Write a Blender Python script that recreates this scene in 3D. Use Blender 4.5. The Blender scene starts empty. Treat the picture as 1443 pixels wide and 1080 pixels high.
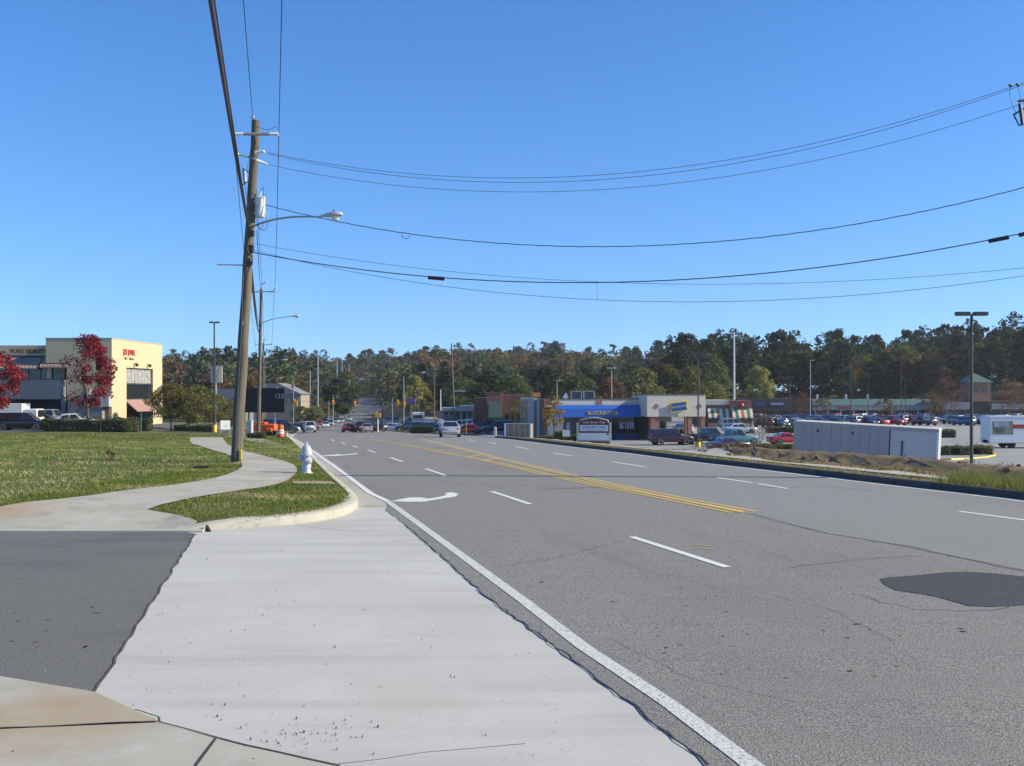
import bpy, bmesh, math, random
import numpy as np
from mathutils import Vector, Matrix
from mathutils.geometry import tessellate_polygon
R = math.radians
random.seed(7); np.random.seed(7)
SC = bpy.context.scene
COL = SC.collection

# ------------------------------------------------------------------ camera
F, CX, HY, HC = 1500.0, 721.5, 550.0, 2.0
cam_d = bpy.data.cameras.new('camera'); cam = bpy.data.objects.new('camera', cam_d); COL.objects.link(cam)
cam.location = (0, 0, HC); cam.rotation_euler = (R(90), 0, 0)
cam_d.sensor_width = 36.0; cam_d.lens = F/1443*36.0; cam_d.shift_y = (HY-540)/1443
cam_d.clip_start = 0.1; cam_d.clip_end = 6000
SC.camera = cam
# ------------------------------------------------------------------ sky and sun
SUN_AZ, SUN_EL = R(-4), R(29)          # azimuth from +X towards +Y
S = Vector((math.cos(SUN_EL)*math.cos(SUN_AZ), math.cos(SUN_EL)*math.sin(SUN_AZ), math.sin(SUN_EL)))
W = bpy.data.worlds.new('World'); SC.world = W; W.use_nodes = True
nt = W.node_tree; nt.nodes.clear()
sky = nt.nodes.new('ShaderNodeTexSky'); sky.sky_type = 'NISHITA'; sky.sun_disc = False
sky.sun_elevation = SUN_EL; sky.sun_rotation = math.pi/2 - SUN_AZ
sky.altitude = 1000; sky.air_density = 1.0; sky.dust_density = 0.0; sky.ozone_density = 4.0
hs = nt.nodes.new('ShaderNodeHueSaturation'); hs.inputs['Saturation'].default_value = 1.22; hs.inputs['Hue'].default_value = .507
bgn = nt.nodes.new('ShaderNodeBackground'); bgn.inputs['Strength'].default_value = 0.138
wo = nt.nodes.new('ShaderNodeOutputWorld')
tcw = nt.nodes.new('ShaderNodeTexCoord'); mpw = nt.nodes.new('ShaderNodeMapping'); mpw.vector_type = 'POINT'
mpw.inputs['Scale'].default_value = (1, 1, .80); mpw.inputs['Location'].default_value = (0, 0, .078)   # clear dry air: the pale band of the horizon sits lower
nrm = nt.nodes.new('ShaderNodeVectorMath'); nrm.operation = 'NORMALIZE'
nt.links.new(tcw.outputs['Generated'], mpw.inputs[0]); nt.links.new(mpw.outputs[0], nrm.inputs[0]); nt.links.new(nrm.outputs[0], sky.inputs['Vector'])
nt.links.new(sky.outputs[0], hs.inputs['Color']); nt.links.new(hs.outputs[0], bgn.inputs['Color']); nt.links.new(bgn.outputs[0], wo.inputs['Surface'])
sun_d = bpy.data.lights.new('sun', 'SUN'); sun_d.energy = 5.0; sun_d.angle = R(0.53); sun_d.color = (1.0, 0.895, 0.64)
sun = bpy.data.objects.new('sun', sun_d); COL.objects.link(sun); sun.rotation_euler = S.to_track_quat('Z', 'Y').to_euler(); sun.location = (60, -20, 60)
VS = SC.view_settings
VS.view_transform = 'Standard'; VS.look = 'None'; VS.exposure = 0.55; VS.gamma = 1.0; VS.use_curve_mapping = False
SC.cycles.max_bounces = 6; SC.cycles.transparent_max_bounces = 8

# ------------------------------------------------------------------ ground shape
def sst(a, b, x):
    t = np.clip((np.asarray(x, float)-a)/(b-a), 0, 1); return t*t*(3-2*t)
_gy = np.array([-60, -30, 0, 30, 60, 100, 140, 175, 220, 260, 320, 380, 450, 550, 650, 750, 900, 1200, 2500.])
_gz = np.array([0.7, .35, 0, -.36, -1.12, -2.4, -3.75, -4.95, -6.25, -7.0, -7.5, -7.45, -6.7, -4.7, -2.2, .6, 4.5, 10, 20.])
_gm = np.gradient(_gz, _gy)
def g(y):
    y = np.asarray(y, float); yc = np.clip(y, _gy[0], _gy[-1]-1e-6)
    i = np.clip(np.searchsorted(_gy, yc, side='right')-1, 0, len(_gy)-2)
    h = _gy[i+1]-_gy[i]; t = (yc-_gy[i])/h
    return (2*t**3-3*t**2+1)*_gz[i]+(t**3-2*t**2+t)*h*_gm[i]+(-2*t**3+3*t**2)*_gz[i+1]+(t**3-t**2)*h*_gm[i+1]
_yy = np.concatenate([np.arange(2.2, 60, .05), np.arange(60, 300, .25)])
_py = HY + F*(HC-g(_yy))/_yy
def road_pt(px, py):                   # a point of the carriageway seen at a pixel
    d = float(np.interp(-py, -_py, _yy)); return ((px-CX)/F*d, d)
def road_pts(l): return [road_pt(*p) for p in l]
# left kerb face (where lawn starts), right kerb face
_lk = [(16.3, -5.1), (16.7, -4.75)] + road_pts([(360, 744), (420, 739), (470, 731), (497, 722), (506, 714), (502, 704), (494, 696), (478, 682), (466, 671), (452, 657), (434, 641), (420, 628.5), (406, 617)]) + [(-31.6, 150), (-44.2, 200), (-56, 260), (-62, 330), (-72, 450), (-96, 620), (-122, 800)]
_lk = [(16.3, -5.1), (16.7, -4.75)] + [(y, x) for x, y in _lk[2:]]
_lk.sort(); _ly = np.array([p[0] for p in _lk]); _lx = np.array([p[1] for p in _lk])
def XL(y): return np.interp(y, _ly, _lx)
_rk = [(y, x) for x, y in road_pts([(1443, 704), (1262, 683.5), (1108, 665), (980, 650.5), (889, 638.5), (860, 635.5), (790, 627.5), (718, 619)])]
_rk = [(-60, 27), (-15, 18.4), (5, 14)] + _rk + [(115, -4.4), (150, -12.6), (200, -22.5), (260, -38), (330, -45), (450, -55), (620, -79), (800, -105)]
_rk.sort(); _ry = np.array([p[0] for p in _rk]); _rx = np.array([p[1] for p in _rk])
def XR(y): return np.interp(y, _ry, _rx)
# left edge of the asphalt: ragged joint with the concrete apron, then the gutter
_ae = [(y, x) for x, y in road_pts([(1085, 1150), (999, 1080), (916, 1014), (853, 964.5), (791, 919), (735, 878), (679, 836), (625, 787), (571, 740), (546, 719), (530, 706)])]
_ae = [(-60, 14.6), (-15, 6.6)] + _ae
_tree_px = np.array([-700, 0, 225, 300, 400, 450, 500, 560, 620, 700, 770, 840, 880, 920, 960, 1030, 1080, 1130, 1200, 1260, 1300, 1330, 1400, 1443, 1900.])
_tree_py = np.array([505, 504, 501, 501, 502, 500, 497, 491, 488, 486, 489, 491, 491, 486, 478, 472, 474, 473, 472, 466, 462, 455, 451, 446, 440.])
_dc_px = np.array([-700, 400, 850, 930, 1050, 1900]); _dc = np.array([900, 880, 800, 560, 430, 400.])
def G(x, y):
    x = np.asarray(x, float); y = np.asarray(y, float)
    b = g(y); xl = XL(y); xr = XR(y)
    dl = xl-x; dr = x-xr
    ri = np.maximum(sst(16.3, 18.6, y), sst(-6.0, -4.7, x)*sst(16.3, 17.1, y))
    zl = b + ri*(.13+np.clip(.016*dl, 0, .3)) + .03*np.sin(x*.55+1)*np.sin(y*.37)*sst(1.5, 6, dl)*ri
    wp = sst(12, 22, dl)*sst(78, 104, y)*(1-sst(150, 190, y)); zl = zl*(1-wp)+(-2.0)*wp
    lot = -4.0-1.6*sst(130, 280, y)
    w = 4.2+5.5*sst(46, 26, y)
    zv = b+.13-.055*np.clip(dr, 0, 12)
    t = sst(0, 7, dr-w); zr = zv*(1-t)+lot*t
    z = np.where(dl > 0, zl, np.where(dr > 0, zr, b))
    # far hills
    yy = np.maximum(y, 50); px = CX+F*x/yy
    dc = np.interp(px, _dc_px, _dc)
    zc = HC+(HY-np.interp(px, _tree_px, _tree_py))/F*dc-23.0
    t = np.clip((y-285)/(dc-285), 0, 1)
    t = t*t*(3-2*t)
    zh = z*(1-t)+zc*t
    k = np.maximum(sst(8, 26, np.maximum(dl, dr)), sst(640, 760, y))          # the road corridor keeps its own level
    zh = z*(1-k)+zh*k
    return np.where(y > 285, zh, z)
def Gf(x, y): return float(G(x, y))
def at(px, d):                                    # stand something at pixel column px and distance d
    x = (px-CX)/F*d; return Vector((x, d, Gf(x, d)))
def P(px, py, d): return Vector(((px-CX)/F*d, d, HC-(py-HY)/F*d))
def gpt(px, py, lo=4., hi=150.):                  # ground point at a pixel
    ds = np.arange(lo, hi, .05); x = (px-CX)/F*ds; zz = HC-(py-HY)/F*ds-G(x, ds)
    i = int(np.argmax(zz < 0)); 
    if zz[i] >= 0: i = len(ds)-1
    return (float(x[i]), float(ds[i]))

# ------------------------------------------------------------------ materials
MATS = {}
def _nodes(name):
    m = bpy.data.materials.new(name); m.use_nodes = True; t = m.node_tree
    b = t.nodes['Principled BSDF']; return m, t, b
def mat(name, col, rough=.6, metal=0., var=.12, scale=6., bump=0., bscale=40., spec=.5, coat=0., coords='Object', fine=0., fscale=80.):
    """base colour with soft mottling, optional grain and relief"""
    if name in MATS: return MATS[name]
    m, t, b = _nodes(name); N = t.nodes.new; L = t.links.new
    tc = N('ShaderNodeTexCoord'); src = tc.outputs[coords]
    b.inputs['Roughness'].default_value = rough; b.inputs['Metallic'].default_value = metal
    b.inputs['Specular IOR Level'].default_value = spec; b.inputs['Coat Weight'].default_value = coat; b.inputs['Coat Roughness'].default_value = .04
    n = N('ShaderNodeTexNoise'); n.inputs['Scale'].default_value = scale; n.inputs['Detail'].default_value = 5; n.inputs['Roughness'].default_value = .6; L(src, n.inputs['Vector'])
    mr = N('ShaderNodeMapRange'); mr.inputs[1].default_value = .3; mr.inputs[2].default_value = .7; mr.inputs[3].default_value = 1-var; mr.inputs[4].default_value = 1+var; L(n.outputs['Fac'], mr.inputs[0])
    v = mr.outputs[0]
    if fine:
        n2 = N('ShaderNodeTexNoise'); n2.inputs['Scale'].default_value = fscale; n2.inputs['Detail'].default_value = 2; L(src, n2.inputs['Vector'])
        m2 = N('ShaderNodeMapRange'); m2.inputs[1].default_value = .3; m2.inputs[2].default_value = .7; m2.inputs[3].default_value = 1-fine; m2.inputs[4].default_value = 1+fine; L(n2.outputs['Fac'], m2.inputs[0])
        mm = N('ShaderNodeMath'); mm.operation = 'MULTIPLY'; L(v, mm.inputs[0]); L(m2.outputs[0], mm.inputs[1]); v = mm.outputs[0]
    mx = N('ShaderNodeVectorMath'); mx.operation = 'SCALE'; mx.inputs[0].default_value = col[:3]; L(v, mx.inputs['Scale']); L(mx.outputs[0], b.inputs['Base Color'])
    if bump:
        n3 = N('ShaderNodeTexNoise'); n3.inputs['Scale'].default_value = bscale; n3.inputs['Detail'].default_value = 3; L(src, n3.inputs['Vector'])
        bp = N('ShaderNodeBump'); bp.inputs['Strength'].default_value = bump; bp.inputs['Distance'].default_value = .02; L(n3.outputs['Fac'], bp.inputs['Height']); L(bp.outputs[0], b.inputs['Normal'])
    MATS[name] = m; return m
def ramp_mat(name, layers, rough=.9, bump=.3, bscale=60., bdist=.01):
    """layers: list of (noise scale, detail, (sx,sy,sz), lo, hi, colour A or None, colour B): first sets, later ones mix B over by the noise between lo and hi"""
    if name in MATS: return MATS[name]
    m, t, b = _nodes(name); N = t.nodes.new; L = t.links.new
    tc = N('ShaderNodeTexCoord'); b.inputs['Roughness'].default_value = rough; b.inputs['Specular IOR Level'].default_value = .3
    cur = None
    for i, (sc, de, st, lo, hi, ca, cb) in enumerate(layers):
        mp = N('ShaderNodeMapping'); mp.vector_type = 'TEXTURE'; mp.inputs['Scale'].default_value = tuple(1/q for q in st); mp.inputs['Location'].default_value = (i*3.7, i*1.3, 0); mp.inputs['Rotation'].default_value = (0, 0, R(12.5) if name in ('asphalt_old', 'asphalt_relaid', 'concrete_gutter') else 0); L(tc.outputs['Object'], mp.inputs['Vector'])
        n = N('ShaderNodeTexNoise'); n.inputs['Scale'].default_value = sc; n.inputs['Detail'].default_value = de; n.inputs['Roughness'].default_value = .62; L(mp.outputs[0], n.inputs['Vector'])
        mr = N('ShaderNodeMapRange'); mr.inputs[1].default_value = lo; mr.inputs[2].default_value = hi; mr.clamp = True; L(n.outputs['Fac'], mr.inputs[0])
        mx = N('ShaderNodeMix'); mx.data_type = 'RGBA'; L(mr.outputs[0], mx.inputs['Factor'])
        if cur is None: mx.inputs['A'].default_value = (*ca, 1)
        else: L(cur, mx.inputs['A'])
        mx.inputs['B'].default_value = (*cb, 1); cur = mx.outputs['Result']
    L(cur, b.inputs['Base Color'])
    n3 = N('ShaderNodeTexNoise'); n3.inputs['Scale'].default_value = bscale; n3.inputs['Detail'].default_value = 4; L(tc.outputs['Object'], n3.inputs['Vector'])
    bp = N('ShaderNodeBump'); bp.inputs['Strength'].default_value = bump; bp.inputs['Distance'].default_value = bdist; L(n3.outputs['Fac'], bp.inputs['Height']); L(bp.outputs[0], b.inputs['Normal'])
    MATS[name] = m; return m
def leaf_mat(name, c1, c2, c3=None, trans=.3, patch=0.):
    if name in MATS: return MATS[name]
    m = bpy.data.materials.new(name); m.use_nodes = True; t = m.node_tree; t.nodes.clear(); N = t.nodes.new; L = t.links.new
    geo = N('ShaderNodeNewGeometry'); oi = N('ShaderNodeObjectInfo')
    cr = N('ShaderNodeValToRGB'); e = cr.color_ramp.elements
    e[0].position = 0; e[0].color = (*c1, 1); e[1].position = 1; e[1].color = (*(c3 or c2), 1)
    if c3: x = e.new(.55); x.color = (*c2, 1)
    if patch:      # dry and lush patches drift over the ground
        tcn = N('ShaderNodeTexCoord'); pn = N('ShaderNodeTexNoise'); pn.inputs['Scale'].default_value = patch; pn.inputs['Detail'].default_value = 5; L(tcn.outputs['Object'], pn.inputs['Vector'])
        p1 = N('ShaderNodeMapRange'); p1.inputs[1].default_value = .38; p1.inputs[2].default_value = .66; p1.inputs[3].default_value = -.35; p1.inputs[4].default_value = .62; L(pn.outputs['Fac'], p1.inputs[0])
        ad = N('ShaderNodeMath'); ad.operation = 'MULTIPLY_ADD'; ad.inputs[1].default_value = .6; L(geo.outputs['Random Per Island'], ad.inputs[0]); L(p1.outputs[0], ad.inputs[2]); L(ad.outputs[0], cr.inputs[0])
    else: L(geo.outputs['Random Per Island'], cr.inputs[0])
    h = N('ShaderNodeHueSaturation'); L(cr.outputs[0], h.inputs['Color'])
    mr = N('ShaderNodeMapRange'); mr.inputs[3].default_value = .7; mr.inputs[4].default_value = 1.25; L(oi.outputs['Random'], mr.inputs[0]); L(mr.outputs[0], h.inputs['Value'])
    mh = N('ShaderNodeMapRange'); mh.inputs[3].default_value = .485; mh.inputs[4].default_value = .515; L(oi.outputs['Random'], mh.inputs[0]); L(mh.outputs[0], h.inputs['Hue'])
    d = N('ShaderNodeBsdfDiffuse'); tr = N('ShaderNodeBsdfTranslucent'); mx = N('ShaderNodeMixShader'); mx.inputs[0].default_value = trans
    L(h.outputs[0], d.inputs[0]); L(h.outputs[0], tr.inputs[0]); L(d.outputs[0], mx.inputs[1]); L(tr.outputs[0], mx.inputs[2])
    o = N('ShaderNodeOutputMaterial'); L(mx.outputs[0], o.inputs[0])
    MATS[name] = m; return m
def brick_mat(name, c1, c2, cm, scale=1.0):
    if name in MATS: return MATS[name]
    m, t, b = _nodes(name); N = t.nodes.new; L = t.links.new
    tc = N('ShaderNodeTexCoord'); mp = N('ShaderNodeMapping'); mp.inputs['Rotation'].default_value = (R(90), 0, 0); L(tc.outputs['Object'], mp.inputs['Vector'])
    br = N('ShaderNodeTexBrick'); br.inputs['Scale'].default_value = scale; br.inputs['Brick Width'].default_value = .22; br.inputs['Row Height'].default_value = .075; br.inputs['Mortar Size'].default_value = .01
    br.inputs['Color1'].default_value = (*c1, 1); br.inputs['Color2'].default_value = (*c2, 1); br.inputs['Mortar'].default_value = (*cm, 1)
    L(mp.outputs[0], br.inputs['Vector']); L(br.outputs['Color'], b.inputs['Base Color']); b.inputs['Roughness'].default_value = .9
    MATS[name] = m; return m
def glow(name, col, st):
    if name in MATS: return MATS[name]
    m, t, b = _nodes(name); b.inputs['Base Color'].default_value = (*col, 1); b.inputs['Emission Color'].default_value = (*col, 1); b.inputs['Emission Strength'].default_value = st
    MATS[name] = m; return m

# ------------------------------------------------------------------ mesh helpers
class MB:
    def __init__(s): s.v = []; s.f = []; s.m = []
    def add(s, vs, fs, mi=0):
        o = len(s.v); s.v += [tuple(v) for v in vs]; s.f += [tuple(i+o for i in f) for f in fs]; s.m += [mi]*len(fs); return s
    def box(s, x0, x1, y0, y1, z0, z1, mi=0, M=None):
        vs = [Vector(p) for p in ((x0,y0,z0),(x1,y0,z0),(x1,y1,z0),(x0,y1,z0),(x0,y0,z1),(x1,y0,z1),(x1,y1,z1),(x0,y1,z1))]
        if M is not None: vs = [M @ v for v in vs]
        return s.add(vs, [(3,2,1,0),(4,5,6,7),(0,1,5,4),(1,2,6,5),(2,3,7,6),(3,0,4,7)], mi)
    def bevbox(s, x0, x1, y0, y1, z0, z1, b=.02, mi=0, M=None):
        rings = []
        for z, k in ((z0, b), (z0+b, 0), (z1-b, 0), (z1, b)):
            c = [(x0+k+b, y0+k), (x1-k-b, y0+k), (x1-k, y0+k+b), (x1-k, y1-k-b), (x1-k-b, y1-k), (x0+k+b, y1-k), (x0+k, y1-k-b), (x0+k, y0+k+b)]
            rings.append([Vector((a, d, z)) for a, d in c])
        return s.loft(rings, True, mi, M)
    def loft(s, rings, caps=True, mi=0, M=None, closed=True):
        n = len(rings[0]); vs = [Vector(p) for r in rings for p in r]
        if M is not None: vs = [M @ v for v in vs]
        fs = []
        for i in range(len(rings)-1):
            for j in range(n if closed else n-1):
                k = (j+1) % n; fs.append((i*n+j, i*n+k, (i+1)*n+k, (i+1)*n+j))
        if caps: fs.append(tuple(range(n-1, -1, -1))); fs.append(tuple((len(rings)-1)*n+j for j in range(n)))
        return s.add(vs, fs, mi)
    def tube(s, pts, r, n=8, mi=0, caps=True):
        pts = [Vector(p) for p in pts]; rs = r if isinstance(r, (list, tuple)) else [r]*len(pts); rings = []
        ref = None
        for i, p in enumerate(pts):
            d = (pts[min(i+1, len(pts)-1)]-pts[max(i-1, 0)]).normalized()
            if ref is None or abs(ref.dot(d)) > .95: ref = Vector((0,0,1)) if abs(d.z) < .9 else Vector((1,0,0))
            a = d.cross(ref).normalized(); b = d.cross(a)
            rings.append([p+(a*math.cos(2*math.pi*k/n)+b*math.sin(2*math.pi*k/n))*rs[i] for k in range(n)])
        return s.loft(rings, caps, mi)
    def lathe(s, prof, n=16, mi=0, M=None):
        return s.loft([[Vector((r*math.cos(2*math.pi*k/n), r*math.sin(2*math.pi*k/n), z)) for k in range(n)] for r, z in prof], True, mi, M)
    def prism(s, poly, o, U, V, T, mi=0):
        """2D outline in plane (o,U,V) pushed by vector T"""
        o, U, V, T = map(Vector, (o, U, V, T)); a = [o+U*p[0]+V*p[1] for p in poly]; b = [p+T for p in a]; n = len(a)
        tri = tessellate_polygon([[Vector((p[0], p[1], 0)) for p in poly]])
        fs = [tuple(t) for t in tri]+[tuple(i+n for i in reversed(t)) for t in tri]
        fs += [(i, (i+1) % n, n+(i+1) % n, n+i) for i in range(n)]
        return s.add(a+b, fs, mi)
    def quad(s, a, b, c, d, mi=0): return s.add([a, b, c, d], [(0,1,2,3)], mi)
    def build(s, name, mats, parent=None, smooth=False, org=(0,0,0), fix=True):
        me = bpy.data.meshes.new(name); o = Vector(org)
        me.from_pydata([(v[0]-o.x, v[1]-o.y, v[2]-o.z) for v in s.v], [], s.f); me.validate()
        if fix:
            bm = bmesh.new(); bm.from_mesh(me); bmesh.ops.recalc_face_normals(bm, faces=bm.faces); bm.to_mesh(me); bm.free()
        ml = mats if isinstance(mats, (list, tuple)) else [mats]
        for q in ml: me.materials.append(q)
        if len(ml) > 1 and len(me.polygons) == len(s.m): me.polygons.foreach_set('material_index', s.m)
        if smooth: 
            me.polygons.foreach_set('use_smooth', [True]*len(me.polygons))
            try: me.set_sharp_from_angle(angle=R(40))
            except Exception: pass
        ob = bpy.data.objects.new(name, me); COL.objects.link(ob)
        if parent is not None: ob.parent = parent
        return ob
def mesh_np(name, V, Fq, mt, parent=None, org=None):
    """quick mesh from arrays (all faces the same size)"""
    me = bpy.data.meshes.new(name); V = np.asarray(V, np.float32); Fq = np.asarray(Fq, np.int32); k = Fq.shape[1]
    if org is not None: V = V-np.asarray(org, np.float32)
    me.vertices.add(len(V)); me.vertices.foreach_set('co', V.ravel()); me.loops.add(Fq.size); me.loops.foreach_set('vertex_index', Fq.ravel())
    me.polygons.add(len(Fq)); me.polygons.foreach_set('loop_start', np.arange(0, Fq.size, k, dtype=np.int32)); me.polygons.foreach_set('loop_total', np.full(len(Fq), k, np.int32))
    me.update(calc_edges=True)
    for q in (mt if isinstance(mt, (list, tuple)) else [mt]): me.materials.append(q)
    ob = bpy.data.objects.new(name, me); COL.objects.link(ob)
    if parent is not None: ob.parent = parent
    return ob
def tag(o, label=None, cat=None, group=None, kind=None):
    if label: o['label'] = label
    if cat: o['category'] = cat
    if group: o['group'] = group
    if kind: o['kind'] = kind
    return o
def thing(name, label, cat, loc=(0,0,0), rz=0., group=None):
    o = bpy.data.objects.new(name, None); COL.objects.link(o); o.location = loc; o.rotation_euler = (0, 0, rz); o.empty_display_size = .3
    return tag(o, label, cat, group)
def copy_tree(o, parent=None):
    c = o.copy(); COL.objects.link(c); c.parent = parent
    for k in list(o.children): copy_tree(k, c)
    return c
def text_mesh(name, s, size, mt, parent, M, extrude=.01, align='CENTER', shear=0., sx=1., spacing=1.):
    cu = bpy.data.curves.new(name+'_c', 'FONT'); cu.body = s; cu.size = size; cu.extrude = extrude; cu.align_x = align; cu.align_y = 'CENTER'; cu.shear = shear; cu.space_character = spacing; cu.resolution_u = 3
    tmp = bpy.data.objects.new(name+'_t', cu); COL.objects.link(tmp)
    dg = bpy.context.evaluated_depsgraph_get(); me = bpy.data.meshes.new_from_object(tmp.evaluated_get(dg))
    bpy.data.objects.remove(tmp); bpy.data.curves.remove(cu)
    me.transform(M @ Matrix.Diagonal((sx, 1, 1, 1))); me.materials.clear(); me.materials.append(mt)
    ob = bpy.data.objects.new(name, me); COL.objects.link(ob); ob.parent = parent; return ob
def strokes(name, n, w, h, mt, parent, M, seed=1):
    """a row of small print too fine to read: short upright marks"""
    rr = random.Random(seed); m = MB(); x = -w/2
    while x < w/2:
        k = rr.uniform(.4, 1.)*w/n
        if rr.random() > .16: m.box(x, x+k*.7, -h/2, h/2*rr.uniform(.5, 1), 0, .006, M=M)
        x += k
    return m.build(name, mt, parent)
FRONT = Matrix.Rotation(R(90), 4, 'X')            # text standing up, read from -Y
def struct(o): o['kind'] = 'structure'; return o
def drape(name, poly, mt, zf, zoff, step=1.0, parent=None, kind=True, org=(0,0,0)):
    """flat outline in plan laid on the ground shape zf"""
    bm = bmesh.new(); vs = [bm.verts.new((p[0], p[1], 0)) for p in poly]; bm.verts.ensure_lookup_table()
    tri = tessellate_polygon([[Vector((p[0], p[1], 0)) for p in poly]])
    for t in tri:
        try: bm.faces.new([vs[i] for i in t])
        except ValueError: pass
    xs = [p[0] for p in poly]; ys = [p[1] for p in poly]
    for ax, lo, hi in ((0, min(xs), max(xs)), (1, min(ys), max(ys))):
        k = math.floor(lo/step)+1
        n = 0
        while k*step < hi and n < 160:
            co = (k*step, 0, 0) if ax == 0 else (0, k*step, 0); no = (1,0,0) if ax == 0 else (0,1,0)
            bmesh.ops.bisect_plane(bm, geom=bm.verts[:]+bm.edges[:]+bm.faces[:], dist=1e-5, plane_co=co, plane_no=no); k += 1; n += 1
    for v in bm.verts: v.co.z = float(zf(v.co.x, v.co.y))+zoff
    bm.normal_update()
    for f in bm.faces:
        if f.normal.z < 0: f.normal_flip()
    for v in bm.verts: v.co -= Vector(org)
    me = bpy.data.meshes.new(name); bm.to_mesh(me); bm.free(); me.materials.append(mt)
    ob = bpy.data.objects.new(name, me); COL.objects.link(ob)
    if parent is not None: ob.parent = parent
    elif kind: ob['kind'] = 'structure'
    return ob
def groad(x, y): return g(y)
def strip_sheet(name, ys, cols, zf, zoff, mt, parent=None):
    """cols(y) -> list of x positions (same count each row)"""
    rows = [np.asarray(cols(y), float) for y in ys]; n = len(rows[0])
    X = np.array(rows); Y = np.repeat(np.asarray(ys, float)[:, None], n, 1); Z = zf(X, Y)+zoff
    V = np.stack([X, Y, Z], -1).reshape(-1, 3); i = np.arange(len(ys)-1)[:, None]*n+np.arange(n-1)[None]
    Q = np.stack([i, i+1, i+n+1, i+n], -1).reshape(-1, 4)
    o = mesh_np(name, V, Q, mt, parent)
    o.data.polygons.foreach_set('use_smooth', [True]*len(Q))
    if parent is None: o['kind'] = 'structure'
    return o
def inside(poly, x, y):
    r = np.zeros(len(x), bool); n = len(poly); j = n-1
    for i in range(n):
        xi, yi = poly[i]; xj, yj = poly[j]
        c = ((yi > y) != (yj > y)) & (x < (xj-xi)*(y-yi)/((yj-yi) or 1e-9)+xi); r ^= c; j = i
    return r
# ================================================================== THE SETTING
asph = ramp_mat('asphalt_old', [(75, 2, (1,1,1), .40, .6, (.088,.084,.077), (.31,.297,.272)), (160, 1, (1,1,1), .60, .68, None, (.52,.5,.46)), (140, 1, (1,1,1), .62, .70, None, (.035,.035,.035)),
    (.22, 4, (1,.35,1), .52, .9, None, (.15,.146,.138)), (.9, 5, (1,.16,1), .60, .95, None, (.10,.097,.092))], .92, .5, 90, .012)
asph_r = ramp_mat('asphalt_relaid', [(75, 2, (1,1,1), .42, .6, (.16,.157,.152), (.30,.293,.283)), (150, 1, (1,1,1), .64, .74, None, (.33,.33,.33)), (.3, 4, (1,.3,1), .5, .8, None, (.205,.2,.195))], .9, .3, 90, .008)
asph_d = ramp_mat('asphalt_drive', [(85, 2, (1,1,1), .4, .62, (.105,.103,.1), (.185,.18,.172)), (150, 1, (1,1,1), .64, .74, None, (.26,.26,.255)), (.5, 4, (.4,1,1), .5, .78, None, (.085,.083,.082)), (2.2, 5, (.3,1.2,1), .66, .78, None, (.05,.05,.052))], .9, .5, 90, .01)
asph_p = ramp_mat('asphalt_patch', [(80, 2, (1,1,1), .4, .62, (.045,.044,.05), (.075,.073,.078)), (3, 4, (1,1,1), .55, .8, None, (.085,.08,.075))], .85, .4, 90, .008)
lot_m = ramp_mat('lot_asphalt', [(.12, 4, (1,1,1), .35, .7, (.26,.26,.255), (.33,.33,.32)), (20, 3, (1,1,1), .45, .7, None, (.24,.24,.24))], .9, .1)
conc = ramp_mat('concrete_apron', [(.55, 6, (1,1,1), .35, .7, (.45,.44,.41), (.52,.51,.48)), (40, 4, (1,1,1), .5, .75, None, (.43,.42,.39)), (1.1, 6, (.22,1.8,1), .5, .8, None, (.37,.36,.335)), (4.5, 5, (.12,2.2,1), .66, .78, None, (.30,.29,.265)), (.3, 5, (1,.5,1), .55, .8, None, (.42,.40,.35)), (110, 1, (1,1,1), .7, .76, None, (.3,.3,.29))], .9, .25, 120, .004)
conc_s = ramp_mat('concrete_walk', [(.45, 6, (1,1,1), .35, .7, (.37,.35,.295), (.45,.43,.375)), (1.1, 6, (1,1,1), .48, .72, None, (.28,.26,.215)), (3.5, 6, (1,.5,1), .55, .75, None, (.46,.45,.42)), (60, 4, (1,1,1), .5, .8, None, (.40,.38,.33)), (.35, 4, (1,1,1), .50, .70, None, (.36,.275,.18))], .9, .25, 120, .004)
conc_k = ramp_mat('concrete_kerb', [(.8, 6, (1,1,1), .35, .7, (.38,.36,.31), (.45,.43,.38)), (6, 6, (1,1,1), .55, .75, None, (.29,.255,.2))], .9, .25, 90, .005)
gut_m = ramp_mat('concrete_gutter', [(.6, 6, (1,.4,1), .35, .7, (.36,.33,.28), (.45,.42,.37)), (3, 6, (1,.3,1), .55, .8, None, (.3,.25,.18))], .9, .25, 90, .005)
kerb_r = ramp_mat('concrete_kerb_shaded', [(1.5, 6, (1,1,1), .35, .7, (.07,.066,.06), (.11,.105,.095)), (5, 5, (1,1,1), .5, .8, None, (.04,.038,.035))], .95, .4, 50)  # right kerb: shade on its face put into the concrete colour
lawn_m = ramp_mat('lawn_turf', [(.35, 6, (1,1,1), .35, .65, (.10,.115,.036), (.14,.14,.055)), (25, 4, (1,1,1), .45, .7, None, (.085,.11,.03)), (1.1, 6, (1,1,1), .57, .78, None, (.23,.195,.11)), (6, 4, (1,1,1), .66, .8, None, (.25,.2,.12))], 1., .6, 60, .03)
dirt_m = ramp_mat('dirt', [(2.0, 6, (1,1,1), .35, .7, (.2,.14,.085), (.28,.21,.13)), (9, 5, (1,1,1), .5, .7, None, (.14,.1,.065)), (30, 3, (1,1,1), .6, .75, None, (.36,.29,.2))], 1., .8, 30, .05)
verge_m = ramp_mat('verge_turf', [(.5, 6, (1,1,1), .35, .65, (.2,.175,.09), (.26,.21,.12)), (1.5, 5, (1,1,1), .45, .7, None, (.15,.155,.06)), (30, 4, (1,1,1), .5, .7, None, (.17,.14,.08))], 1., .6, 60, .03)
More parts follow.
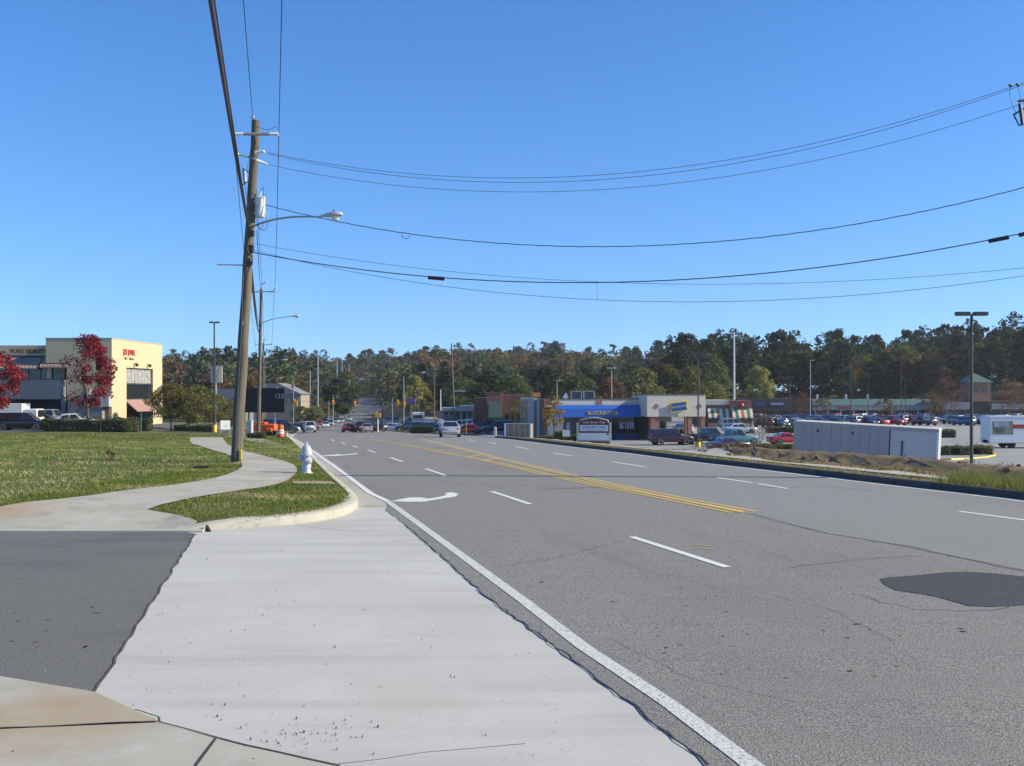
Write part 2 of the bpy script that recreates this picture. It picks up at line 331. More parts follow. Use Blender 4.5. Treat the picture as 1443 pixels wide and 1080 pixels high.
wood_floor = ramp_mat('leaf_litter', [(.05, 5, (1,1,1), .35, .65, (.05,.045,.02), (.09,.07,.035)), (.4, 5, (1,1,1), .5, .7, None, (.04,.05,.02))], 1., .3)
white_p = ramp_mat('road_paint_white', [(30, 4, (1,1,1), .4, .6, (.72,.72,.7), (.62,.62,.6)), (70, 2, (1,1,1), .62, .68, None, (.3,.3,.29))], .8, .2)
white_w = ramp_mat('road_paint_worn', [(60, 3, (1,1,1), .4, .56, (.66,.66,.64), (.5,.5,.48)), (45, 3, (1,1,1), .56, .62, None, (.24,.24,.23))], .85, .3)
yel_p = ramp_mat('road_paint_yellow', [(40, 4, (1,1,1), .4, .6, (.62,.42,.08), (.55,.40,.13)), (25, 3, (1,1,1), .58, .68, None, (.28,.25,.18))], .8, .2)
tar_and_shadow = mat('crack_fill_and_shadow', (.05,.049,.048), .8, var=.3)  # crack filler colour, also used for the painted shadow lines

gy_ = np.concatenate([np.arange(-60, 130, 4.), np.arange(130, 330, 8.), np.arange(330, 1000, 25.), np.arange(1000, 3001, 200.)])
gx_ = np.concatenate([-np.geomspace(2600, 120, 26), np.arange(-116, 200, 5.), np.geomspace(204, 2600, 24)])
gr = strip_sheet('ground', gy_, lambda y: gx_, lambda x, y: G(x, y)-.3*(1-sst(285, 300, y)), 0, wood_floor)

ysn = np.concatenate([np.arange(-14, 22, .2), np.arange(22, 60, .8), np.arange(60, 140, 2.), np.arange(140, 216, 4.)])
_aey = np.array([p[0] for p in _ae]); _aex = np.array([p[1] for p in _ae])
def A_left(y):
    if y <= _aey[-1]: return float(np.interp(y, _aey, _aex)) + .016*math.sin(y*7.3)+.011*math.sin(y*17.1+1)+.008*math.sin(y*41)
    return float(max(XL(y)+.55, XL(y)+.55))
def blendA(y):
    w = float(sst(18.5, 20.5, y)); a = float(np.interp(y, _aey, _aex)) if y < _aey[-1] else float(XL(y)+.55)
    j = .016*math.sin(y*7.3)+.011*math.sin(y*17.1+1)+.008*math.sin(y*41)
    return (a+j*(1-w*.6))*(1-w)+w*(float(XL(y))+.55+j*.4)
road = strip_sheet('road', ysn, lambda y: np.concatenate([[blendA(y)], np.linspace(blendA(y)+.1, float(XR(y)), 14)]), groad, 0, asph)
# relaid lanes on the far half of the carriageway
bl = road_pts([(1600, 830), (1443, 804), (1280, 770), (1160, 751), (1060, 726), (980, 707), (860, 684), (760, 662), (640, 633), (590, 622)])
bl.sort(key=lambda p: p[1]); _by = np.array([p[1] for p in bl]); _bx = np.array([p[0] for p in bl])
yr = [y for y in ysn if _by[0] < y < 100]
strip_sheet('relaid_lanes', yr, lambda y: np.linspace(float(np.interp(y, _by, _bx))+.03*math.sin(y*3.1), float(XR(y))-.02, 8), groad, .0025, asph_r, road)
# crossing street and the road climbing away beyond
strip_sheet('crossing_street', np.arange(216, 246, 3.), lambda y: np.linspace(-190, 150, 60), lambda x, y: G(x, y)+.0, .03, asph)
strip_sheet('climbing_road', np.concatenate([np.arange(243, 300, 4.), np.arange(300, 651, 10.)]), lambda y: np.linspace(float(XL(y))+.5, float(XR(y))-.5, 6), groad, .05, mat('asphalt_far', (.2,.195,.185), .9, var=.1, scale=.1))

def ribbon(pts, w, w2=None):
    out = []; n = len(pts); l = []; r = []
    for i in range(n):
        a = Vector(pts[max(i-1, 0)]); b = Vector(pts[min(i+1, n-1)]); d = (b-a).normalized(); nn = Vector((-d.y, d.x)); ww = w+( (w2-w)*i/(n-1) if w2 else 0)
        l.append(Vector(pts[i])+nn*ww/2); r.append(Vector(pts[i])-nn*ww/2)
    return [(p.x, p.y) for p in l]+[(p.x, p.y) for p in reversed(r)]
def resample(pts, s):
    out = [pts[0]]
    for a, b in zip(pts[:-1], pts[1:]):
        L = math.dist(a, b); k = max(1, int(L/s))
        out += [(a[0]+(b[0]-a[0])*i/k, a[1]+(b[1]-a[1])*i/k) for i in range(1, k+1)]
    return out
def line_mark(name, pts, w, mt, zo=.0045):
    pts = resample(pts, 1.5); n = len(pts)
    rb = ribbon(pts, w); V = []
    for p in rb[:n]: V.append((p[0], p[1], float(g(p[1]))+zo))
    for p in reversed(rb[n:]): V.append((p[0], p[1], float(g(p[1]))+zo))
    Q = [(i, i+1, n+i+1, n+i) for i in range(n-1)]
    m = MB(); m.add(V, Q); o = m.build(name, mt, road, fix=False)
    return o
line_mark('edge_line', road_pts([(1130, 1135), (1050, 1072), (940, 990), (822, 912), (735, 845), (641, 776), (545, 706)]), .13, white_w)
line_mark('edge_line', road_pts([(545, 706), (521, 695), (481, 664.5), (456, 647), (433, 631), (408, 617)])+[(-30.4, 150), (-42.6, 196)], .13, white_p)
line_mark('edge_line', [(float(XR(y))-.32, y) for y in np.concatenate([np.arange(10, 96, 3.)])], .12, white_p, .0062)
for a, b in [((890,757),(1025,800)), ((693,693),(747,711)), ((600,661),(628,670.5)), ((550,645),(567,651)), ((518,634.4),(529,638)), ((497.4,628.5),(504,630.8)), ((481,623.5),(486,625.8)), ((467,619.7),(471,621.6)),
             ((780,638.8),(806.5,643)), ((726,629.6),(745,633.2)), ((689,623.6),(700,626)), ((661,620),(668,621.6)), ((861.7,651),(910,658.6)), ((1010.5,673.4),(1060,680.7)), ((1068,682),(1110,689)), ((1352,721),(1470,737))]:
    line_mark('lane_dash', road_pts([a, b]), .12, white_p, .0062)
up = [(590,618.6), (640,630), (704,647), (780,664.5), (860,683), (960,703), (1058,721.5)]
lw = [(518,619), (585,630), (640,641), (696,652), (770,669), (848,685.5), (900,695), (970,709), (1040,723)]
for pl, off in ((up, 0), (lw, 0)):
    q = road_pts(pl)
    for s in (-.11, .11):
        qq = [(x+s, y) for x, y in q]; line_mark('yellow_line', qq, .1, yel_p, .0068)
for ly, uyy in ((624.5,623.2), (627.6,626), (631,629.2), (635,632.8), (639.5,636.8), (644.2,641.2), (649,646)):
    lx = np.interp(ly, [p[1] for p in lw], [p[0] for p in lw]); ux = np.interp(uyy, [p[1] for p in up], [p[0] for p in up])
    line_mark('hatch_bar', road_pts([(lx, ly), (ux, uyy)]), .2, yel_p, .0055)
for a, b in (((1000,770),(975,768)), ((985,773),(1003,775))): line_mark('survey_mark', road_pts([a, b]), .03, yel_p, .0068)
def pxpoly(name, pts, mt, zo, ox=0, oy=0, s=1., step=.8):
    return drape(name, road_pts([(ox+x/s, oy+y/s) for x, y in pts]), mt, groad, zo, step, road)
pxpoly('turn_arrow', [(325,421),(420,403),(480,402),(515,408),(560,402),(598,394),(612,388),(600,380),(640,376),(672,384),(655,398),(610,404),(560,413),(515,420),(495,424),(400,424)], white_p, .0045, 460, 590, 3.6075)
pxpoly('turn_arrow', [(-40,192),(0,187),(60,182),(80,184),(125,179),(155,177),(160,181),(120,184),(75,189),(0,192)], white_p, .0045, 460, 590, 3.6075)
pt = pxpoly('asphalt_patch', [(810,550),(850,543),(900,540),(1000,531),(1100,521),(1200,519),(1320,526),(1443,540),(1560,562),(1600,600),(1560,640),(1443,665),(1300,672),(1200,668),(1120,645),(1050,626),(950,610),(880,600),(830,575)], asph_p, .005, 980, 640, 3.117)
# cracks, seams, and pole and wire shadows painted as dark lines
def crack_and_shadow(pts, w, seed, amp=.05):
    rnd = random.Random(seed); q = resample(road_pts(pts), .14)
    q = [(x+rnd.uniform(-amp, amp), y+rnd.uniform(-amp, amp)) for x, y in q]
    line_mark('crack_and_shadow', q, w, tar_and_shadow, .0038)
crack_and_shadow([(1058,724),(1160,751),(1280,771),(1443,806)], .022, 1, .03); crack_and_shadow([(550,763),(700,757),(830,752)], .008, 2); crack_and_shadow([(700,800),(790,785),(880,762)], .009, 3, .03)
crack_and_shadow([(1110,800),(1200,790),(1300,783)], .012, 4); crack_and_shadow([(1200,838),(1280,858),(1380,862),(1443,850)], .01, 5); crack_and_shadow([(480,681),(600,681),(700,683),(900,690)], .02, 6)
crack_and_shadow([(1060,688),(1160,686),(1230,692)], .05, 7, .02); crack_and_shadow([(760,690),(850,687),(860,685)], .05, 8, .02); crack_and_shadow([(940,810),(1010,830),(1100,850)], .005, 9, .03)  # the wide lines here are painted pole and wire shadows
crack_and_shadow([(999,1079),(916,1013),(853,963.5),(791,918),(735,877),(679,835),(625,786),(571,739.5)], .011, 11, .02)
crack_and_shadow([(1090,840),(1180,862),(1260,905)], .005, 12, .02); crack_and_shadow([(860,900),(980,960),(1120,990)], .004, 13, .02)

# ---- left: apron, driveway, pavement slabs by the camera
ap = road_pts([(275,752), (133,975), (222,1018), (305,1040), (480,1080), (560,1104)]) + [(1.2, 4.0), (2.4, 2.0), (5.0, -6)] + [(float(np.interp(y, _aey, _aex))+.15, y) for y in (-6, -2, 2, 4, 5, 6, 7, 8, 9, 10, 12, 14, 16, 18, 19)] + [(float(XL(20.5))+.5, 20.5), (float(XL(20.5)), 20.5), (float(XL(19.5)), 19.5)]
ap += [(float(XL(y)), y) for y in (19, 18.5, 18, 17.5, 17, 16.6, 16.35)]
apron = drape('concrete_apron', ap, conc, groad, -.006, 1.0)
def seam(parent, pts, w, seed, amp=.03, zo=.002, mt=tar_and_shadow, zf=groad):
    rnd = random.Random(seed); q = resample(pts, .2); q = [(x+rnd.uniform(-amp, amp), y+rnd.uniform(-amp, amp)) for x, y in q]; n = len(q); rb = ribbon(q, w)
    V = [(p[0], p[1], float(zf(*p))+zo) for p in rb[:n]]+[(p[0], p[1], float(zf(*p))+zo) for p in reversed(rb[n:])]
    m = MB(); m.add(V, [(i, i+1, n+i+1, n+i) for i in range(n-1)]); return m.build('crack_and_shadow', mt, parent, fix=False)
seam(apron, road_pts([(480,1076), (600,1060), (740,1046)]), .006, 21, .02, -.0045); seam(apron, road_pts([(420,741), (500,749), (572,748)]), .01, 22, .02, -.0045)
stain = ramp_mat('rust_stain', [(2.2, 5, (1,1,1), .3, .7, (.40,.36,.29), (.46,.43,.37))], .9, .2)
#seam(apron, road_pts([(575,775), (640,850), (720,915), (790,990), (830,1035), (900,1075)]), .10, 23, .05, -.002, stain)
drive = drape('driveway', road_pts([(275,752), (133,975), (0,953)]) + [(-9, 6.9), (-30, 7.5), (-30, 16.7), (-5.05, 16.7)], asph_d, groad, -.01, 1.5)
seam(drive, road_pts([(276,752), (205,862), (134,975)]), .020, 24, .018, -.003, mat('joint_dirt', (.09,.07,.06), .95, var=.4))
pv = tag(bpy.data.objects.new('pavement', None), kind='structure'); COL.objects.link(pv)
for i, (pl, ex) in enumerate([
    ([(0,954), (133,976), (222,1017), (0,1027)], [(-9, 5.9), (-9, 6.8)]),
    ([(0,1029), (222,1019.5), (303,1041), (275,1080)], [(-1.45, 4.4), (-1.6, 3.2), (-9, 3.2), (-9, 5.85)]),
    ([(306,1042), (478,1081)], [(.2, 3.2), (-1.57, 3.2), (-1.42, 4.4)])]):
    q = road_pts(pl)+ex
    if i == 2: q = road_pts([(306,1042), (478,1081), (560,1106)])+[(1.0, 3.2), (-1.57, 3.2)]+road_pts([(278,1080)])
    sl = drape('slab', q, conc_s, groad, .006, 1.0, pv)
drape('slab', [(-9, 3.17), (1.0, 3.17), (2.2, 2.0), (4.8, -6), (-9, -6)], conc_s, groad, .006, 1.5, pv)
seam(pv, road_pts([(0,1028), (110,1023), (222,1018), (305,1041), (345,1052), (480,1081)]), .018, 25, .01, .009)
seam(pv, road_pts([(305,1041), (276,1081)]), .016, 26, .004, .0095)
seam(pv, road_pts([(190,1002), (222,1012), (226,1019)]), .014, 27, .008, .0095)

# ---- left kerb, gutter
ky = np.concatenate([np.arange(16.3, 24, .25), np.arange(24, 60, 1.), np.arange(60, 214, 3.)])
rings = []
kp = [Vector((float(XL(y)), y)) for y in ky]
for i in range(3):   # soften the corner of the return
    kp = [kp[0]]+[(kp[j-1]+kp[j]*2+kp[j+1])/4 for j in range(1, len(kp)-1)]+[kp[-1]]
for i, p in enumerate(kp):
    d = (kp[min(i+1, len(kp)-1)]-kp[max(i-1, 0)]).normalized(); n = Vector((-d.y, d.x)); z = float(g(p.y)); h = .135*float(sst(-.15, .5, i*.25)) if i < 4 else .135
    wd = .26 if p.y < 21 else .17
    rings.append([(p.x, p.y, z-.08), (p.x+n.x*.015, p.y+n.y*.015, z+h*.8), (p.x+n.x*.045, p.y+n.y*.045, z+h), (p.x+n.x*wd, p.y+n.y*wd, z+h+.012), (p.x+n.x*wd, p.y+n.y*wd, z-.08)])
m = MB(); m.loft(rings); kerb = struct(m.build('kerb', conc_k, smooth=True))
strip_sheet('gutter', [y for y in ysn if y >= 20], lambda y: np.linspace(float(XL(y))-.02, blendA(y)+.03, 3), groad, -.003, gut_m)
m = MB(); cp = gpt(298, 741); m.box(-.016, .02, -.14, .06, .0, .07, M=Matrix.Translation((cp[0]+.02, cp[1]-.3, float(g(cp[1])))) @ Matrix.Rotation(.5, 4, 'Z') @ Matrix.Rotation(.3, 4, 'X'))
m.build('broken_gap_shade', mat('kerb_hole_shade', (.03,.028,.025), .95), kerb)  # black block painted as the shade inside the broken kerb
# ---- right kerb
ry = [y for y in np.concatenate([np.arange(-10, 60, 1.5), np.arange(60, 96, 2.)])]
rings = []
for y in ry:
    x = float(XR(y)); z = float(g(y)); rings.append([(x, y, z-.08), (x+.02, y, z+.13), (x+.05, y, z+.15), (x+.2, y, z+.15), (x+.2, y, z-.08)])
m = MB(); m.loft(rings); struct(m.build('kerb', kerb_r, smooth=True))
rings = []
for y in np.arange(112, 200, 2.):
    x = float(XR(y)); z = float(g(y)); rings.append([(x, y, z-.08), (x+.02, y, z+.13), (x+.05, y, z+.15), (x+.2, y, z+.15), (x+.2, y, z-.08)])
m = MB(); m.loft(rings); struct(m.build('kerb', kerb_r, smooth=True))
# ---- left lawn and lots
ly_ = np.concatenate([np.arange(16.35, 20, .2), np.arange(20, 30, .5), np.arange(30, 100, 1.5), np.arange(100, 217, 3.)])
off = np.concatenate([np.arange(0, 4, .3), np.arange(4, 8, .8), np.arange(8, 30, 1.6), np.geomspace(31, 160, 22)])
lawn = strip_sheet('lawn', ly_, lambda y: (float(XL(y))-.15-off)[::-1], G, 0, lawn_m)
strip_sheet('rough_ground', np.arange(243, 301, 4.), lambda y: (float(XL(y))+.3-np.concatenate([[0], np.geomspace(2, 230, 30)]))[::-1], G, -.02, lawn_m)
drape('parking_lot', [(-46, 101), (-95, 99), (-110, 165), (-30, 165), (-30, 121), (-45, 113)], mat('lot_dark', (.09,.09,.095), .9, var=.1, scale=.5), G, .03, 4.)
Zw = [(0,717), (108,704), (173,693.5), (252,684.5), (306,675.5), (335,665), (344,656), (326,643), (288,632), (266,624), (268,617.5), (313.5,617), (319,627), (339,636), (378,645), (411,654), (421,663), (411,675.5), (389,686), (324,695), (270,704), (231,713), (207,721.6), (250,729), (292,738)]
wk = [gpt(*p) for p in Zw]
def chaikin(p, n=2):
    for _ in range(n):
        q = [p[0]]
        for a, b in zip(p[:-1], p[1:]): q += [(a[0]*.75+b[0]*.25, a[1]*.75+b[1]*.25), (a[0]*.25+b[0]*.75, a[1]*.25+b[1]*.75)]
        p = q+[p[-1]]
    return p
wks = chaikin(wk[:11])+chaikin(wk[11:-2])+[wk[-2]]
walk = drape('footpath', wks+[(-4.95, 16.75), (-5.0, 16.32), (-30, 16.32), (-30, 19.5), (-12, wk[0][1]+.4)], conc_s, G, .03, .4)
drape('footpath', [gpt(*p) for p in ((313,612.5), (342,614), (400,627), (360,624.5), (330,617))], conc_s, G, .022, 1.)
drape('drain_slab', [gpt(*p) for p in ((412,680), (467,679.5), (473,684), (414,683))], conc_s, G, .025, 1.)
# joints across the winding path
lft = [wk[i] for i in range(0, 11)]; rgt = [wk[i] for i in (22, 21, 20, 19, 18, 17, 16, 15, 14, 13, 12, 11)]
def along(pl, t):
    d = [0]; 
    for a, b in zip(pl[:-1], pl[1:]): d.append(d[-1]+math.dist(a, b))
    return (float(np.interp(t*d[-1], d, [p[0] for p in pl])), float(np.interp(t*d[-1], d, [p[1] for p in pl])))
for t in np.linspace(.08, .95, 15):
    a, b = along(lft, t), along(rgt, t); 
    if math.dist(a, b) < 6: seam(walk, [a, b], .014, int(t*999), .004, .027, mat('joint_line', (.16,.14,.11), .95), G)  # path joints drawn as thin brown strips
# pale concrete lip between driveway and footpath
rings = []
for x in np.linspace(-30, -4.72, 43):
    z = float(g(16.3)); zt_ = float(G(x, 16.34))+.028; rings.append([(x, 16.24, z-.06), (x, 16.25, z+.02), (x, 16.27, zt_), (x, 16.4, zt_+.004), (x, 16.4, z-.06)])
m = MB(); m.loft(rings); struct(m.build('kerb', conc_k, smooth=True))
# ---- right verge, path, bank, lots
vy = np.concatenate([np.arange(-12, 60, 1.2), np.arange(60, 99, 2.)])
voff = np.concatenate([[.15, .5, 1.0, 1.45], np.arange(2, 12, .35), np.arange(12, 20, 1.)])
def berm(x, y):
    dr = x-XR(y); w = 4.2+5.5*sst(46, 26, y)
    h = .27*np.exp(-((dr-w+.3)/1.1)**2)*sst(24, 29, y)*(1-sst(44, 52, y))
    return G(x, y)+h*(1+.5*np.sin(x*2.3+y*1.1)+.3*np.sin(x*5.1-y*2.7))+(.03*np.sin(x*6+y)*np.sin(y*5)+.03*np.sin(x*11-y*7)*np.sin(y*3.3+x))*(dr > 3)*(dr < 14)
verge = strip_sheet('verge', vy, lambda y: float(XR(y))+voff, berm, 0, verge_m)
strip_sheet('verge', np.arange(112, 217, 3.), lambda y: float(XR(y))+np.array([.15, .8, 1.6, 2.6, 4, 6]), G, 0, verge_m)
strip_sheet('parking_lot', np.concatenate([np.arange(-12, 130, 3.), np.arange(130, 217, 4.)]), lambda y: np.concatenate([float(XR(y))+np.array([0, 1.5, 3, 5, 7, 9, 11, 14, 18, 24]) + (4.2+5.5*float(sst(46, 26, y))+2.0 if y < 97 else (6 if y > 111 else 0)), float(XR(y))+np.arange(34, 260, 12)]), G, .03, lot_m)
strip_sheet('parking_lot', np.arange(243, 300, 4.), lambda y: float(XR(y))+np.concatenate([[1, 6], np.arange(14, 330, 12)]), G, .03, lot_m)
rp = strip_sheet('footpath', [y for y in vy if 21 < y < 97], lambda y: float(XR(y))+np.array([2.0, 2.7, 3.4]), berm, .03, conc_s)
for y in np.arange(23, 60, 1.5): seam(rp, [(float(XR(y))+2.0, y), (float(XR(y))+3.4, y+.25)], .014, int(y*7), .003, .036, mat('joint_line', (.16,.14,.11), .95), berm)  # joints of the right path in the same brown
strip_sheet('dirt_bank', [y for y in vy if 20 < y < 53], lambda y: float(XR(y))+np.linspace(3.5, 4.2+5.5*float(sst(46, 26, y))+2.2, 22), berm, .02, dirt_m)

# ---- grass
def blades(name, pts, h, w, mt, lean=.5, seed=1):
    rng = np.random.default_rng(seed); n = len(pts); a = rng.uniform(0, 2*np.pi, n); hh = h*rng.uniform(.5, 1.35, n); ww = w*rng.uniform(.6, 1.4, n)
    dx = np.stack([np.cos(a), np.sin(a), np.zeros(n)], -1)*ww[:, None]/2
    b = rng.uniform(0, 2*np.pi, n); tip = np.stack([np.cos(b)*lean*hh, np.sin(b)*lean*hh, hh], -1)
    V = np.stack([pts-dx, pts+dx, pts+tip], 1).reshape(-1, 3); Fq = np.arange(3*n).reshape(-1, 3)
    return mesh_np(name, V, Fq, mt)
gm = leaf_mat('grass_blade', (.135,.165,.038), (.195,.21,.065), (.38,.315,.17), .25, .55)
def scatter(n, x0, x1, y0, y1, ok, zf=G, seed=3):
    rng = np.random.default_rng(seed); x = rng.uniform(x0, x1, n); y = rng.uniform(y0, y1, n); k = ok(x, y); x, y = x[k], y[k]; x = x+rng.normal(size=len(x))*.035; y = y+rng.normal(size=len(y))*.05
    return np.stack([x, y, zf(x, y)], -1)
wkp = wks+[(-4.95, 16.75), (-5.0, 16.32), (-30, 16.32), (-30, 19.5), (-12, wk[0][1]+.4)]
okL = lambda x, y: (x < XL(y)-.2) & ~inside(wkp, x, y)
pa = scatter(130000, -9, -2.5, 16.6, 34, lambda x, y: okL(x, y), seed=4); pb = scatter(150000, -34, -3, 19, 62, okL, seed=5); pc = scatter(60000, -55, -8, 55, 98, okL, seed=6)
tag(blades('lawn_grass', pa, .035, .014, gm, .8, 1), 'short mown green grass on the kerbed corner by the driveway', 'grass', kind='stuff')
tag(blades('lawn_grass', pb, .05, .03, gm, .8, 2), 'mown green and straw grass of the wide lawn beside the winding path', 'grass', kind='stuff')
tag(blades('lawn_grass', pc, .06, .07, gm, .8, 3), 'thin grass at the far end of the lawn towards the parked cars', 'grass', kind='stuff')
gt = leaf_mat('grass_tall', (.10,.13,.03), (.17,.19,.05), (.30,.25,.12), .35); gd = leaf_mat('grass_dry', (.30,.24,.12), (.22,.18,.08), (.14,.16,.05), .3)
okR = lambda x, y: (x > XR(y)+.2) & (x < XR(y)+6.5) & (((x-14)*.8+(27-y)) > -2.2*(1+.5*np.sin(x*1.7)))
pt_ = scatter(90000, 8, 24, 14, 31, okR, berm, 7)
tag(blades('tall_grass', pt_, .26, .016, gt, .55, 4), 'tall uncut green grass on the bank beside the right kerb', 'grass', kind='stuff')
pv_ = scatter(60000, -1, 15, 24, 95, lambda x, y: (x > XR(y)+.2) & (x < XR(y)+2.0), berm, 8)
tag(blades('verge_grass', pv_, .06, .035, gd, .7, 5), 'dry yellowed grass strip between right kerb and footpath', 'grass', kind='stuff')
pw_ = scatter(60000, 4, 26, 20, 52, lambda x, y: (x > XR(y)+3.0) & (x < XR(y)+10.5) & (np.sin(x*1.9+y)*np.sin(y*1.3) > -.35), berm, 9)
tag(blades('bank_weeds', pw_, .11, .022, gd, .9, 6), 'straw coloured weeds on the broken earth bank beside the trailer', 'weeds', kind='stuff')
# ================================================================== VEGETATION
bark = ramp_mat('bark', [(3, 5, (1,1,.3), .35, .7, (.10,.075,.055), (.17,.14,.11)), (14, 4, (1,1,.2), .5, .7, None, (.07,.055,.04))], 1., .6, 20, .03)
LM = {
 'red':    leaf_mat('leaf_red', (0.168,0.019,0.029), (0.276,0.036,0.043), (0.360,0.072,0.060)),
 'orange': leaf_mat('leaf_orange', (0.252,0.138,0.054), (0.300,0.168,0.060), (0.204,0.138,0.072)),
 'brown':  leaf_mat('leaf_brown', (0.150,0.102,0.066), (0.192,0.126,0.078), (0.144,0.108,0.072)),
 'rust':   leaf_mat('leaf_rust', (0.216,0.102,0.066), (0.186,0.096,0.066), (0.144,0.090,0.066)),
 'yellow': leaf_mat('leaf_yellow', (0.348,0.300,0.084), (0.264,0.252,0.078), (0.204,0.204,0.072)),
 'olive':  leaf_mat('leaf_olive', (0.138,0.144,0.054), (0.180,0.180,0.066), (0.216,0.198,0.078)),
 'green':  leaf_mat('leaf_green', (0.072,0.096,0.042), (0.102,0.126,0.054), (0.132,0.144,0.060)),
 'pine':   leaf_mat('leaf_pine', (0.042,0.060,0.036), (0.060,0.082,0.046), (0.084,0.102,0.054), .15),
}
def leaf_quads(C, size, rng, flat=0.):
    n = len(C); nr = rng.normal(size=(n, 3)); nr[:, 2] = np.abs(nr[:, 2])*(1+flat*3)+.2; nr /= np.linalg.norm(nr, axis=1)[:, None]
    a = np.cross(nr, rng.normal(size=(n, 3))); a /= np.linalg.norm(a, axis=1)[:, None]; b = np.cross(nr, a)
    s = size*rng.uniform(.55, 1.4, n)[:, None]; a = a*s; b = b*s*rng.uniform(.45, .9, n)[:, None]
    V = np.stack([C-a, C-b*.9, C+a, C+b], 1).reshape(-1, 3); return V, np.arange(4*n).reshape(-1, 4)
def crown_pts(rng, h, r, base, nclump, nleaf, shape='round', bias=0.):
    """leaf centres spread through clumps placed on an uneven crown"""
    cs = []
    lob = rng.uniform(0, 2*np.pi, 4); la = rng.uniform(.05, .28, 4)
    for i in range(nclump):
        t = rng.uniform(0, 1)**.85; a = rng.uniform(0, 2*np.pi)
        if shape == 'round': pr = math.sqrt(max(0, 1-((t-.45)/.57)**2)) if t > .45 else (.5+.5*t/.45)
        elif shape == 'cone': pr = (1-t)**.75*.95+.07
        elif shape == 'vase': pr = .25+.75*math.sin(min(1, t*1.15)*math.pi*.62)
        else: pr = .3+.7*math.sin((.14+.8*t)*math.pi)
        pr *= (1+sum(la[k]*math.sin((k+1)*a+lob[k]+t*3) for k in range(4))*.45)*(1-max(0, t-.72)*1.3)
        rr = r*pr*math.sqrt(rng.uniform(.12, 1)); cs.append((math.cos(a)*rr, math.sin(a)*rr, base+(h-base)*t, pr))
    per = max(3, nleaf//nclump); out = []
    for x, y, z, pr in cs:
        k = int(per*rng.uniform(.5, 1.5)); cr = r*rng.uniform(.18, .32)
        if bias and x < .1*r: k = int(k*bias*(.4+.6*max(0, 1+x/r)))
        p = rng.normal(size=(k, 3)); p /= np.linalg.norm(p, axis=1)[:, None]; p *= (rng.uniform(.15, 1, k)**.4)[:, None]*np.array([cr, cr, cr*.72]); p += (x, y, z); out.append(p)
    return np.concatenate(out), cs
def limb(m, p, d, L, r, rng, depth, ends, kids=3, up=.35, n=6):
    pts = [p]; q = p.copy(); dd = d.copy(); rs = [r]
    for i in range(3):
        dd = (dd+Vector(rng.normal(size=3))*.16+Vector((0, 0, up*.25))).normalized(); q = q+dd*L/3; pts.append(q.copy()); rs.append(r*(1-.22*(i+1)))
    m.tube(pts, rs, n, caps=False); ends.append(q.copy())
    if depth > 0:
        for k in range(kids):
            a = rng.uniform(0, 2*np.pi); s = pts[rng.integers(1, 4)]
            nd = (dd*.75+Vector((math.cos(a), math.sin(a), up))*.75).normalized(); limb(m, s.copy(), nd, L*rng.uniform(.55, .8), r*.5, rng, depth-1, ends, kids, up, max(3, n-1))
def make_tree(kind, seed, h, r, base, nleaf, leaf, shape='round', trunk_r=.16, nclump=60, depth=2, kids=3, flat=0., bias=0.):
    """returns (trunk mesh object, crown mesh object) unparented, based at the origin"""
    rng = np.random.default_rng(seed); m = MB(); ends = []
    pts = [Vector((0, 0, -.15))]; q = Vector((0, 0, 0)); top = base+(h-base)*.55
    for i in range(1, 6): pts.append(Vector((rng.normal()*.02*h*i/5, rng.normal()*.02*h*i/5, top*i/5)))
    m.tube(pts, [trunk_r*1.35, trunk_r*.95, trunk_r*.85, trunk_r*.7, trunk_r*.5, trunk_r*.25], 7)
    for k in range(5 if depth else 0):
        a = k*2.4+rng.uniform(0, .8); s = pts[2+k % 3]
        limb(m, s.copy(), Vector((math.cos(a)*.7, math.sin(a)*.7, .75)).normalized(), (h-base)*.36, trunk_r*.42, rng, depth-1, ends, kids, .45, 5)
    C, cs = crown_pts(rng, h, r, base, nclump, nleaf, shape, bias); V, Q = leaf_quads(C, leaf, rng, flat)
    t = m.build('trunk', bark, smooth=True, fix=False); c = mesh_np('crown', V, Q, LM[kind]); return t, c
TREES = {}
def tree(name, label, cat, loc, spec, scale=1., rz=0., group=None, mt=None):
    """spec: key + arguments of make_tree; the meshes of one spec are shared"""
    root = thing(name, label, cat, loc, rz, group); root.scale = (scale,)*3 if not isinstance(scale, tuple) else scale
    if spec[0] not in TREES: TREES[spec[0]] = make_tree(*spec[1], **spec[2]); pr = TREES[spec[0]]; first = True
    else: pr = [o.copy() for o in TREES[spec[0]]]; [COL.objects.link(o) for o in pr]
    for o in pr: o.parent = root
    return root
def hedge_mesh(name, L, D, H, mt, n, leaf, seed=0, parent=None, dens=.9):
    rng = np.random.default_rng(seed); u = rng.uniform(-1, 1, (n, 3))
    k = rng.integers(0, 3, n); sgn = rng.choice([-1, 1], n)
    f = rng.random(n) < dens; idx = np.arange(n)[f]; ax = np.where(k[f] == 2, 2, k[f]); u[idx, ax] = np.where(ax == 2, 1, sgn[f])*rng.uniform(.8, 1.04, len(idx))
    e = np.abs(u)**6; s = (e.sum(1))**(1/6); u = u/np.maximum(s, 1)[:, None]*1.0
    C = np.stack([u[:, 0]*L/2, u[:, 1]*D/2, (u[:, 2]+1)*H/2*(1+.08*np.sin(u[:, 0]*L*1.3))], -1)+rng.normal(size=(n, 3))*.03
    V, Q = leaf_quads(C, leaf, rng); return mesh_np(name, V, Q, mt, parent)
def core_mesh(name, L, D, H, parent):
    m = MB(); m.bevbox(-L*.44, L*.44, -D*.42, D*.42, -.1, H*.88, min(D, H)*.18); return m.build(name, mat('twigs', (.045,.038,.025), 1.), parent)
